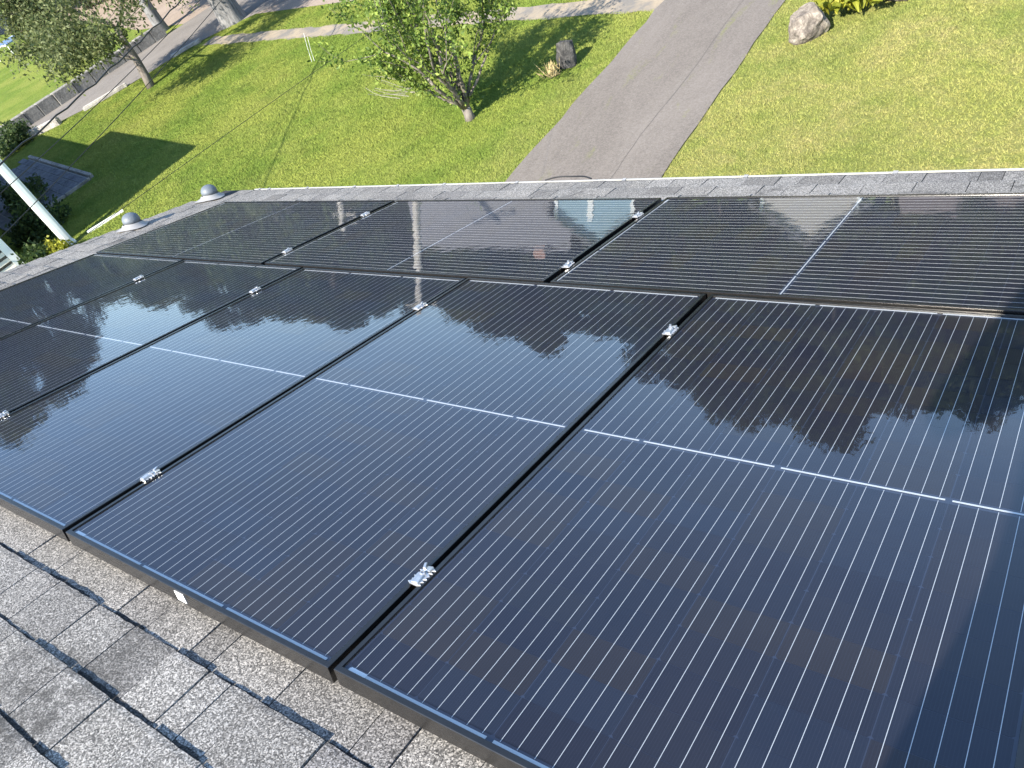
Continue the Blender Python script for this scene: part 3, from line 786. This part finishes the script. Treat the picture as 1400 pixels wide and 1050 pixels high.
# big trunk standing on the verge near the street
def big_trunk(name, label, x, y, r, h, seed, bark):
    e = tag(link(name, None, loc=(x, y, 0)), label, 'tree'); rr = random.Random(seed); m = MB(); N = 22; vs = []; ring = 14
    for i in range(ring):
        z = h * i / (ring - 1); k_ = r * (1 + .18 * math.exp(-z * 2.6)) * (1 - .35 * z / h)
        for q in range(N):
            a_ = 2 * math.pi * q / N; rad = k_ * (1 + .07 * math.sin(5 * a_ + seed) + .04 * math.sin(11 * a_ + .6 * z) + rr.uniform(-.012, .012)); vs.append((rad * math.cos(a_), rad * math.sin(a_), z - .1))
    m.add(vs, [(i * N + q, i * N + (q + 1) % N, (i + 1) * N + (q + 1) % N, (i + 1) * N + q) for i in range(ring - 1) for q in range(N)])
    nr = np.random.default_rng(seed); tips = []
    for q in range(5):
        a_ = q * 1.256 + rr.uniform(-.3, .3); grow(m, tips, Vector((0, 0, h * rr.uniform(.8, .97))), Vector((math.cos(a_), math.sin(a_), rr.uniform(.45, .9))).normalized(), h * .33, r * .4, 0, 3, rr, .5, .25)
    m.obj('trunk', MAT[bark], e, True)
    T = np.array([tuple(t_[0]) for t_ in tips]); Pn = np.repeat(T, 16, axis=0); Pn = Pn + nr.normal(size=Pn.shape) * .38
    V, F_ = leaf_quads(Pn, None, .26, nr); link('crown', tri_mesh('crown', V, F_, MAT['leaf_mid']), e)
big_trunk('street_tree', 'broad grey tree trunk on the grass verge by the street', -27.5, 20.1, .5, 4.4, 3, 'bark_pale')
big_trunk('street_tree', 'pale tree trunk behind the lane tree, at the end of the stone wall', -33.9, 21.1, .27, 3.6, 4, 'bark_pale')

# shrubs
def shrub(name, label, x, y, z, rx, ry, h, n, leaf, mat, seed, cat='shrub', group=None):
    nr = np.random.default_rng(seed); e = tag(link(name, None, loc=(x, y, z)), label, cat, group)
    K = 26; C_ = nr.normal(size=(K, 3)); C_ /= np.linalg.norm(C_, axis=1, keepdims=True); C_ *= nr.uniform(.35, .9, K)[:, None]; C_[:, 2] = np.abs(C_[:, 2])
    i_ = nr.integers(0, K, n); d = nr.normal(size=(n, 3)); d /= np.linalg.norm(d, axis=1, keepdims=True)
    Pn = (C_[i_] + d * nr.uniform(.1, .34, n)[:, None]) * np.array([rx, ry, h]); Pn[:, 2] = np.abs(Pn[:, 2]) + .02
    V, F_ = leaf_quads(Pn, None, leaf, nr, -.3); link('foliage', tri_mesh('foliage', V, F_, MAT[mat]), e)
    m = MB()
    for c in C_[:12]: m.tube([(0, 0, -.02), tuple(c * np.array([rx, ry, h]) * .5), tuple(c * np.array([rx, ry, h]))], [.02, .012, .006], 5)
    m.obj('stem', MAT['bark_dark'], e); return e
shrub('shrub', 'rounded green shrub with sunlit top beside the lane kerb', -32.0, 11.9, 0, 1.0, .9, 1.05, 3200, .12, 'leaf_bush', 51)
shrub('shrub', 'dark shrub in the porch shade behind the white post', -21.4, 7.0, 0, 1.2, .8, 1.2, 3200, .12, 'leaf_bush', 52)
shrub('shrub', 'dark low shrub in the porch shade beside the slate patio', -24.6, 8.3, 0, 1.3, .7, .9, 2600, .12, 'leaf_bush', 53)
shrub('flowering_shrub', 'small green plant at the foot of the cream slatted wall', -19.2, 5.75, 0, .55, .5, .8, 900, .11, 'leaf_bush', 54)
shrub('flowering_shrub', 'yellow green plant between the slatted wall corner and the white post', -19.0, 6.25, 0, .35, .3, .55, 500, .10, 'leaf_yellow', 55)

# hosta clump: broad arching yellow leaves
def hosta(x, y, rad, n, seed, label):
    rr = random.Random(seed); e = tag(link('hosta_plant', None, loc=(x, y, 0)), label, 'plant')
    vs, fs = [], []
    for i in range(n):
        a_ = rr.uniform(0, 6.283); b0 = Vector((rr.gauss(0, rad * .42), rr.gauss(0, rad * .3), 0)); L_ = rr.uniform(.2, .34); w = L_ * .26; d = Vector((math.cos(a_), math.sin(a_), 0)); s_ = Vector((-d.y, d.x, 0))
        o = len(vs)
        for t_ in (0, .35, .7, 1.0):
            z = .12 + .22 * math.sin(t_ * 2.2) * L_ / .3 + .1 * rr.random(); c = b0 + d * L_ * t_ + Vector((0, 0, z)); ww = w * (0.25, 1, .8, .05)[(0, .35, .7, 1.0).index(t_)]
            vs += [c - s_ * ww + Vector((0, 0, .02)), c, c + s_ * ww + Vector((0, 0, .02))]
        for k_ in range(3): fs += [(o + 3 * k_, o + 3 * k_ + 1, o + 3 * k_ + 4, o + 3 * k_ + 3), (o + 3 * k_ + 1, o + 3 * k_ + 2, o + 3 * k_ + 5, o + 3 * k_ + 4)]
    link('foliage', mesh('foliage', vs, fs, MAT['leaf_yellow']), e)
hosta(-2.75, 13.3, .55, 130, 61, 'bright yellow leafy hosta clump beside the pale boulder')

# boulders
def boulder(label, x, y, sx, sy, sz, seed, mat, name='boulder'):
    bm = bmesh.new(); bmesh.ops.create_icosphere(bm, subdivisions=4, radius=1); rr = random.Random(seed)
    pl = [(Vector((rr.gauss(0, 1), rr.gauss(0, 1), rr.gauss(0, .7))).normalized(), rr.uniform(.48, .85)) for _ in range(22)]
    for v in bm.verts:
        for n, d in pl:
            q = v.co.dot(n)
            if q > d: v.co -= n * (q - d) * .92
        v.co += v.co.normalized() * (.10 * mnoise.noise(v.co * 2.3 + Vector((seed, 0, 0))) + .05 * mnoise.noise(v.co * 6)); v.co = Vector((v.co.x * sx, v.co.y * sy, v.co.z * sz))
    me = bpy.data.meshes.new(name); bm.to_mesh(me); bm.free(); me.materials.append(MAT[mat])
    return tag(link(name, me, loc=(x, y, sz * .55)), label, 'boulder')
boulder('pale blocky boulder at the driveway edge beside yellow hosta leaves', -3.30, 12.72, .42, .36, .38, 5, 'boulder_pale')
boulder('dark boulder in the shadow of the small tree', -8.0, 12.75, .28, .26, .48, 9, 'boulder_shaded')
boulder('flat pale stone at the top edge of the picture behind the hosta', -2.15, 13.62, .42, .3, .22, 12, 'boulder_pale')
# dry tuft beside the dark boulder
tm = MB(); rr = random.Random(4)
for i in range(46):
    p = Vector((rr.gauss(0, .08), rr.gauss(0, .07), 0)); d = Vector((rr.gauss(0, .12), rr.gauss(0, .12), .24 * rr.uniform(.6, 1.3))); s_ = Vector((.009, rr.uniform(-.008, .008), 0))
    tm.add([p - s_, p + s_, p + d * .6 + s_ * .7 + Vector((rr.gauss(0, .03), 0, 0)), p + d], [(0, 1, 2, 3)])
tag(tm.obj('grass_tuft', MAT['dry_straw'], loc=(-8.25, 12.42, 0)), 'dry straw coloured grass tuft at the foot of the dark boulder', 'plant')
# white marker stake
st = MB(); st.tube([(0, 0, -.05), (.14, .01, .4), (.30, .02, .82)], .006, 6); st.tube([(.10, .02, -.05), (.21, .03, .35), (.36, .03, .70)], .005, 6)
tag(st.obj('marker_stake', MAT['white_paint'], loc=(-18.1, 15.05, 0)), 'thin white marker stakes standing in the lawn left of the small tree', 'stake')

# retaining wall of stone blocks along the lane
rw = tag(link('retaining_wall', None, loc=(wall_x(13), 13, 0)), 'low grey stone block retaining wall along the side lane', 'wall')
y = 6.5; inv = Matrix.Translation((-wall_x(13), -13, 0)); rr = random.Random(2)
while y < 20.2:
    L_ = rr.uniform(.55, .95); m = MB(); yc = y + L_ / 2
    m.box((0, 0, 0), (.34 + rr.uniform(-.05, .05), L_ - .014, .56 + rr.uniform(-.02, .02)), Matrix.Rotation(-.168 + rr.uniform(-.03, .03), 3, 'Z'))
    me = bevel(m.me('stone_block', MAT['wall_stone']), .016)
    o = link('stone_block', me, rw, (wall_x(yc) - wall_x(13) + rr.uniform(-.03, .03), yc - 13, .24)); y += L_
# kerb stones along the lawn edge of the lane
for (xa, ya, xb, yb, hz, lb) in ((-31.95, 12.45, -30.9, 13.35, .30, 'pale rounded kerb stone next to the green shrub'), (-30.3, 14.1, -29.45, 15.75, .16, 'long pale kerb stone at the lawn edge below the lane tree trunk'),
                                 (-28.75, 17.6, -28.15, 18.8, .14, 'pale kerb stone at the lawn edge where the lane meets the street')):
    d = Vector((xb - xa, yb - ya, 0)); m = MB(); m.box((0, 0, 0), (d.length, .26, hz), None)
    me = bevel(m.me('kerb_stone', MAT['kerb_stone']), .04, 2); o = link('kerb_stone', me, None, ((xa + xb) / 2, (ya + yb) / 2, hz * .42), (0, 0, math.atan2(d.y, d.x)))
    tag(o, lb, 'kerb stone', 'kerb stones along the side lane')

# ------------------------------------------------------------------ neighbour's house with porch
NR = R(12.0)
E1 = Vector((-math.cos(NR), math.sin(NR), 0)); E2 = Vector((math.sin(NR), math.cos(NR), 0))
C0 = Vector((-19.12, 6.62, 0))
nh = tag(link('neighbour_house', None, loc=C0), 'cream slatted neighbour house with a flat porch roof on a white post', 'house')
def npt(u, v, z=0): return E1 * u + E2 * v + Vector((0, 0, z))
NM = Matrix((E1, E2, Vector((0, 0, 1)))).transposed()
def nbox(name, u0, u1, v0, v1, z0, z1, mat, parent=nh):
    m = MB(); m.box(npt((u0 + u1) / 2, (v0 + v1) / 2, (z0 + z1) / 2), (abs(u1 - u0), abs(v1 - v0), z1 - z0), NM); return m.obj(name, MAT[mat], parent)
nbox('porch_roof', -.02, 6.9, -7.0, .02, 3.02, 3.32, 'white_paint')
nbox('porch_roof', 6.93, 12.5, -7.0, -.35, 2.6, 2.95, 'white_paint')
nbox('wall', .62, 12.0, -6.8, -1.12, 0, 3.0, 'far_wall_pale')
post = nbox('porch_post', .12, .34, -.12, .09, 0, 3.01, 'white_paint')
nbox('post_trim', .085, .115, -.06, .03, 0, 3.0, 'white_paint', post); nbox('post_base', .09, .37, -.15, .12, 0, .1, 'white_paint', post)
nbox('corner_board', .50, .60, -1.26, -1.08, 0, 3.0, 'white_paint')
nbox('gap_shade_sheet', .595, .618, -6.75, -1.27, 0, 3.0, 'slat_gap_shade')  # dark sheet added behind the slats, colouring their gaps as shade
zz = .10
while zz < 2.9:
    m = MB(); pts = []
    for v in (-6.7, -1.265):
        pts += [npt(.594, v, zz + .085), npt(.565, v, zz + .085), npt(.525, v, zz), npt(.594, v, zz)]
    m.add(pts, [(0, 1, 2, 3), (7, 6, 5, 4), (1, 0, 4, 5), (2, 1, 5, 6), (3, 2, 6, 7)])
    m.obj('slat', MAT['cream_siding'], nh); zz += .165
# wall lantern arm, black iron
lm = MB(); q0 = npt(.5, -1.75, 1.1)
lm.tube([q0, q0 + Vector((.18, 0, .12)), q0 + Vector((.30, .02, .02)), q0 + Vector((.28, .02, -.2)), q0 + Vector((.12, 0, -.32)), q0 + Vector((0, 0, -.3))], .018, 6)
lm.obj('iron_bracket', MAT['black_iron'], nh)
# slate patio
pt = tag(link('patio', None, loc=(-22.75, 9.5, 0)), kind='structure')
bed = MB(); bed.box(E1 * 3.3 - E2 * 1.3 + Vector((0, 0, .02)), (6.6, 2.6, .05), NM); bed.obj('mortar_bed', MAT['mortar'], pt)
rr = random.Random(8); v = -.04
while v > -2.5:
    dv_ = rr.choice((.26, .32, .38)); u = .05 - rr.uniform(0, .3)
    while u < 6.5:
        du = rr.uniform(.42, .85); u0 = max(u, .05); 
        if u + du > .2:
            m = MB(); m.box(E1 * ((u0 + u + du) / 2) + E2 * (v - dv_ / 2) + Vector((0, 0, .05 + rr.uniform(-.003, .003))), (u + du - u0 - .03, dv_ - .03, .03), NM)
            m.obj('paver', MAT['slate_paver'], pt)
        u += du
    v -= dv_
for q in range(7):
    m = MB(); m.box(E1 * (.5 + q * .95) + E2 * .08 + Vector((0, 0, .06)), (.92, .12, .14), NM); link('edging', bevel(m.me('edging', MAT['wall_stone']), .015), pt)
for q in range(3):
    m = MB(); m.box(E1 * (-.05) - E2 * (.42 + q * .86) + Vector((0, 0, .045)), (.08, .82, .1), NM); link('edging', bevel(m.me('edging', MAT['wall_stone']), .012), pt)
m = MB(); m.box((0, 0, .03), (.07, 1.0, .06)); o = m.obj('edging_board', MAT['white_paint'], loc=(-18.95, 7.55, 0)); o.rotation_euler = (0, 0, -R(27)); tag(o, 'white edging board lying on the grass beside the white post', 'board')

# blue folding table with white legs, far left
bt = tag(link('garden_table', None, loc=(-50.5, 22.3, .4)), 'blue topped garden table with white metal legs at the left picture edge', 'table')
MB().box((0, 0, .72), (2.2, 1.5, .05)).obj('table_top', MAT['blue_fabric'], bt)
for sx in (-1, 1):
    for sy in (-1, 1): MB().tube([(sx * 1.05, sy * .7, 0), (sx * 1.0, sy * .66, .72)], .035, 6).obj('leg', MAT['white_paint'], bt)
for sy in (-1, 1): MB().box((0, sy * .76, .72), (2.3, .05, .07)).obj('rim', MAT['white_paint'], bt)

# ------------------------------------------------------------------ overhead wires and poles
def pole(x, y, h, label):
    e = tag(link('utility_pole', None, loc=(x, y, 0)), label, 'pole')
    MB().tube([(0, 0, -.1), (0, 0, h * .5), (0, 0, h)], [.21, .18, .15], 12).obj('shaft', MAT['pole_wood'], e, True)
    MB().box((0, .16, h - .7), (2.2, .1, .12)).obj('crossarm', MAT['pole_wood'], e)
    for sx in (-.95, -.4, .4, .95): MB().lathe([(.03, 0), (.05, .05), (.03, .1), (.045, .14), (.02, .18)], 10, c=(sx, .16, h - .64)).obj('insulator', MAT['lead_grey'], e)
    return Vector((x, y, h))
px_, py_ = polar(-44.2, 38.0); pole(px_, py_, 4.45 + 35.5 * math.tan(R(8.0)), 'pale wooden utility pole mirrored in the far panels')
px2, py2 = polar(-49.4, 47.0); pole(px2, py2, 5.3, 'shorter pale pole across the street mirrored beside the taller one')
def pix_ray(x, y): return (cr * ((x - 700) / 1066.8) + cd * ((y - 525) / 1066.8) + cf)
def wire(p0, pm, p1, r, label, wob=0.0):
    P0, P1, PMv = Vector(p0), Vector(p1), Vector(pm)
    hd = Vector((P1.x - P0.x, P1.y - P0.y)); tm_ = Vector((PMv.x - P0.x, PMv.y - P0.y)).dot(hd) / hd.length_squared
    c = (PMv.z - (P0.z + (P1.z - P0.z) * tm_)) / (tm_ * (tm_ - 1)); pts = []
    for i in range(49):
        t_ = i / 48; p = P0.lerp(P1, t_); p.z += c * t_ * (t_ - 1) + wob * math.sin(i * 2.1) * .02; p.x += wob * math.sin(i * 1.3) * .02; pts.append(p)
    tag(MB().tube(pts, r, 6).obj('overhead_wire', MAT['black_rubber']), label, 'wire', 'overhead wires on the left')
def at_dist(x, y, dist): 
    d = pix_ray(x, y); return CAM + d * (dist / math.hypot(d.x, d.y))
ptop = Vector((px_, py_, 0))
for (a0, a1, a2, r, lb, wob) in (((-40, 255), (0, 222), (245, 0), .016, 'thickest twisted black overhead wire, topmost of the three crossing the lane', 1.0), ((-60, 318), (0, 262), (272, 0), .008, 'middle thin overhead wire crossing the lane tree trunk', 0), ((-60, 385), (0, 322), (300, 0), .008, 'lowest thin overhead wire of the three, passing the big trunk', 0)):
    q0 = at_dist(*a0, 15.5); q1 = at_dist(*a1, 16.5); q2 = at_dist(*a2, 24.0); far_ = q2 + (q2 - q1) * 1.1
    far_.z += .6; wire(q0, q2, far_, r, lb, wob)
q0 = at_dist(58, 364, 7.3); q2 = at_dist(478, 71, 11.5); q3 = at_dist(300, 194, 8.9); far_ = q2 + (q2 - q3) * 4.5
wire(q0, q3, far_, .0026, 'single thin black wire running from the roof edge towards the small tree')

# ------------------------------------------------------------------ houses across the street (mirrored in the far row of panels)
def far_house(label, az, dist, w, d, wall_h, ridge_h, wall, roofm, gable, chim=None, rot=0.0, plain=False):
    x, y = polar(az, dist); e = tag(link('far_house', None, loc=(x, y, 0), rot=(0, 0, rot)), label, 'house')
    W2, D2 = w / 2, d / 2; m = MB()
    if gable:
        m.add([(-W2, -D2, 0), (W2, -D2, 0), (W2, D2, 0), (-W2, D2, 0), (-W2, -D2, wall_h), (W2, -D2, wall_h), (W2, D2, wall_h), (-W2, D2, wall_h), (0, -D2, ridge_h - .15), (0, D2, ridge_h - .15)], [(0, 1, 5, 8, 4), (2, 3, 7, 9, 6), (1, 2, 6, 5), (3, 0, 4, 7)])
        r_ = MB(); o = .45
        for s_ in (-1, 1):
            k_ = (ridge_h - wall_h) / W2; a_ = (s_ * (W2 + o), wall_h - o * k_ + .05); q = (0, ridge_h + .05)
            r_.add([(a_[0], -D2 - o, a_[1]), (q[0], -D2 - o, q[1]), (q[0], D2 + o, q[1]), (a_[0], D2 + o, a_[1]), (a_[0], -D2 - o, a_[1] - .16), (q[0], -D2 - o, q[1] - .16), (q[0], D2 + o, q[1] - .16), (a_[0], D2 + o, a_[1] - .16)], [(0, 1, 2, 3), (7, 6, 5, 4), (0, 4, 5, 1), (2, 6, 7, 3), (3, 7, 4, 0)])
    else:
        m.add([(-W2, -D2, 0), (W2, -D2, 0), (W2, D2, 0), (-W2, D2, 0), (-W2, -D2, wall_h), (W2, -D2, wall_h), (W2, D2, wall_h), (-W2, D2, wall_h), (-W2, 0, ridge_h - .15), (W2, 0, ridge_h - .15)], [(0, 1, 5, 4), (2, 3, 7, 6), (1, 2, 6, 9, 5), (3, 0, 4, 8, 7)])
        r_ = MB(); o = .5
        for s_ in (-1, 1):
            k_ = (ridge_h - wall_h) / D2; yb = s_ * (D2 + o); zb = wall_h - o * k_ + .05; zt = ridge_h + .05
            r_.add([(-W2 - o, yb, zb), (W2 + o, yb, zb), (W2 + o, 0, zt), (-W2 - o, 0, zt), (-W2 - o, yb, zb - .16), (W2 + o, yb, zb - .16), (W2 + o, 0, zt - .16), (-W2 - o, 0, zt - .16)], [(0, 1, 2, 3), (7, 6, 5, 4), (0, 4, 5, 1), (1, 5, 6, 2), (3, 7, 4, 0)])
    m.obj('wall', MAT[wall], e); ro_ = r_.obj('roof', MAT[roofm], e)
    if chim: MB().box((chim, .3, ridge_h - .1), (.6, .6, 1.2)).obj('chimney', MAT['far_wall_brick'], ro_)
    nw = 0 if plain else max(2, int(w / 2.6))
    if plain: MB().box((-.2, -D2 - .03, wall_h / 2), (.28, .06, wall_h)).obj('trim_board', MAT['white_paint'], e)
    for st_ in range(1 + (wall_h > 4.5)):
        for i in range(nw):
            xw = -W2 + w * (i + .5) / nw; zc = 1.6 + 2.7 * st_
            if st_ == 0 and i == nw // 2: MB().box((xw, -D2 - .03, 1.05), (1.0, .08, 2.1)).obj('door', MAT['white_paint'], e); continue
            f_ = MB().box((xw, -D2 - .02, zc), (1.15, .08, 1.45)).obj('window', MAT['white_paint'], e); MB().box((xw, -D2 - .05, zc), (.95, .06, 1.25)).obj('pane', MAT['window_dark'], f_)
    for sx in (-1, 1): MB().box((sx * (W2 - .07), -D2 - .03, wall_h / 2), (.16, .06, wall_h)).obj('corner_board', MAT['white_paint'], e)
far_house('long grey roofed house across the street, mirrored left of the blue house', -38.6, 44, 7.6, 7, 2.8, 6.2, 'far_wall_pale', 'far_roof_grey', False, 2.6, R(35))
far_house('pale blue gabled house across the street, mirrored in the middle far panel', -31.4, 44, 4.0, 7, 4.6, 6.0, 'far_wall_blue', 'far_roof_grey', True, None, R(32), True)
far_house('tan house with a pale gable across the street, mirrored right of the blue house', -16.6, 43, 4.4, 7, 4.3, 5.9, 'far_wall_pale', 'far_roof_grey', True, None, R(15))
far_house('low brick house across the street, mirrored at the left of the far row', -54.5, 58, 8, 6, 2.8, 5.2, 'far_wall_brick', 'far_roof_brown', False, None, R(50))
far_house('low pale house across the street, mirrored at the right of the far row', -7.0, 50, 6, 6, 2.5, 4.4, 'far_wall_pale', 'far_roof_brown', False, None, R(5))

# ------------------------------------------------------------------ grass (uncountable blades)
N = 900000
gx = rng.uniform(-36, 5, N * 2); gy = rng.uniform(5.5, 21.5, N * 2)
# keep the part of the lawn that lies before the street, off the hard surfaces
ok = (gy < street_near(gx) - .05) & ~((gx > drive_l(gy) + .03 * np.sin(gy * 5.1) + .02 * np.sin(gy * 17)) & (gx < drive_r(gy) - .03 * np.sin(gy * 4.3) - .02 * np.sin(gy * 13))) & (np.abs(gy - path_mid(gx)) > .36)
ok &= ~((gx < lane_r(gy) + .06))
rel = np.stack([gx + 22.75, gy - 9.5], 1); pu = rel @ np.array([E1.x, E1.y]); pv = rel @ np.array([E2.x, E2.y])
ok &= ~((pu > -.1) & (pu < 6.6) & (pv < .15) & (pv > -2.7))
rel = np.stack([gx - C0.x, gy - C0.y], 1); pu = rel @ np.array([E1.x, E1.y]); pv = rel @ np.array([E2.x, E2.y])
ok &= ~((pu > .45) & (pv < -1.0))
ok &= (gx < -4) | (gy < 15.5)
gx, gy = gx[ok][:N], gy[ok][:N]; n = len(gx)
dist = np.hypot(gx - CAM.x, gy - CAM.y)
tall = 1 + .2 * (np.sin(gx * 1.9 + 1.3 * np.sin(gy * 1.1)) * np.sin(gy * 2.3 + np.sin(gx * .9)) > .35)
hgt = tall * rng.uniform(.014, .034, n) * (1 + .25 * (dist > 16)); wd = rng.uniform(.003, .0075, n) * (1 + dist / 25)
an = rng.uniform(0, 6.283, n); ln = rng.normal(size=(n, 2)) * .022
V = np.empty((n, 3, 3)); cx, cy = np.cos(an) * wd, np.sin(an) * wd
V[:, 0] = np.stack([gx - cx, gy - cy, np.full(n, -.002)], 1); V[:, 1] = np.stack([gx + cx, gy + cy, np.full(n, -.002)], 1); V[:, 2] = np.stack([gx + ln[:, 0], gy + ln[:, 1], hgt], 1)
g = link('grass', tri_mesh('grass', V.reshape(-1, 3), np.arange(n * 3).reshape(n, 3), MAT['blade'])); tag(g, 'short green and straw coloured lawn grass', 'grass', kind='stuff')

# ------------------------------------------------------------------ the person taking the picture, kneeling behind the camera
def person():
    base = Vector((1.0, -.66, 0)); zr = rp(0, base.y / CP, HS).z
    e = tag(link('person', None, loc=(base.x, base.y, zr)), 'person in dark clothes kneeling on the roof behind the camera, seen only by the shadow', 'person')
    e.rotation_euler = (0, 0, R(20)); e.scale = (1.1, 1.1, 1.1)
    J = dict(pel=(0, 0, .47, .135, .10), sp=(0, .0, .62, .125, .09), ch=(0, .01, .82, .15, .10), nk=(0, .02, .98, .055, .055), hd=(0, .04, 1.07, .075, .09), top=(0, .04, 1.20, .07, .085))
    for s, n_ in ((-1, 'l'), (1, 'r')):
        J['sh' + n_] = (s * .19, .01, .92, .062, .062); J['el' + n_] = (s * .25, .13, .74, .046, .046); J['wr' + n_] = (s * .09, .31, .90, .030, .030)
        J['hp' + n_] = (s * .09, 0, .44, .095, .095); J['kn' + n_] = (s * .12, .10, .075, .068, .068); J['an' + n_] = (s * .11, -.30, .20, .042, .042); J['to' + n_] = (s * .11, -.36, .10, .035, .035)
    names = list(J); ix = {k_: i for i, k_ in enumerate(names)}
    ed = [('pel', 'sp'), ('sp', 'ch'), ('ch', 'nk'), ('nk', 'hd'), ('hd', 'top')]
    for n_ in 'lr': ed += [('ch', 'sh' + n_), ('sh' + n_, 'el' + n_), ('el' + n_, 'wr' + n_), ('pel', 'hp' + n_), ('hp' + n_, 'kn' + n_), ('kn' + n_, 'an' + n_), ('an' + n_, 'to' + n_)]
    def skin_obj(name, joints, edges, mat, root=0, sub=2):
        me = bpy.data.meshes.new(name); me.from_pydata([j[:3] for j in joints], edges, []); me.materials.append(MAT[mat])
        o = link(name, me, e); sm = o.modifiers.new('skin', 'SKIN'); sm.use_smooth_shade = True; ss = o.modifiers.new('sub', 'SUBSURF'); ss.levels = sub; ss.render_levels = sub
        if not me.skin_vertices:
            me.attributes
            bpy.context.view_layer.objects.active = o; o.select_set(True); bpy.ops.object.mode_set(mode='OBJECT') if o.mode != 'OBJECT' else None; bpy.ops.mesh.customdata_skin_add()
        for i, j in enumerate(joints): me.skin_vertices[0].data[i].radius = (j[3], j[4])
        me.skin_vertices[0].data[root].use_root = True
        return o
    skin_obj('body', [J[n_] for n_ in names], [(ix[a], ix[b_]) for a, b_ in ed], 'navy_cloth')
    for s, n_ in ((-1, 'l'), (1, 'r')):
        w = Vector(J['wr' + n_][:3]); jn = [(*w, .026, .02), (*(w + Vector((-s * .02, .035, .02))), .03, .018)]; eg = [(0, 1)]
        for q in range(4):
            b_ = w + Vector((-s * .03, .06, .045 - q * .02)); L_ = (.036, .042, .040, .032)[q]; o = len(jn)
            jn += [(*b_, .009, .009), (*(b_ + Vector((-s * L_ * .6, L_ * .6, 0))), .0085, .0085), (*(b_ + Vector((-s * L_ * 1.3, L_ * .5, 0))), .007, .007)]; eg += [(1, o), (o, o + 1), (o + 1, o + 2)]
        o = len(jn); jn += [(*(w + Vector((-s * .035, .01, .03))), .010, .010), (*(w + Vector((-s * .06, .02, .045))), .009, .009)]; eg += [(0, o), (o, o + 1)]
        skin_obj('hand', jn, eg, 'skin', 0, 1)
    hh = MB().lathe([(.02, -.11), (.062, -.09), (.082, -.03), (.088, .03), (.075, .09), (.04, .118), (.004, .125)], 20, c=(0, .05, 1.14)); hh.obj('head', MAT['skin'], e, True)
    MB().lathe([(.094, -.02), (.097, .04), (.085, .1), (.05, .132), (.004, .14)], 20, c=(0, .035, 1.145)).obj('hair', MAT['hair'], e, True)
    MB().box((0, .155, 1.13), (.018, .02, .035)).obj('nose', MAT['skin'], e)
person()
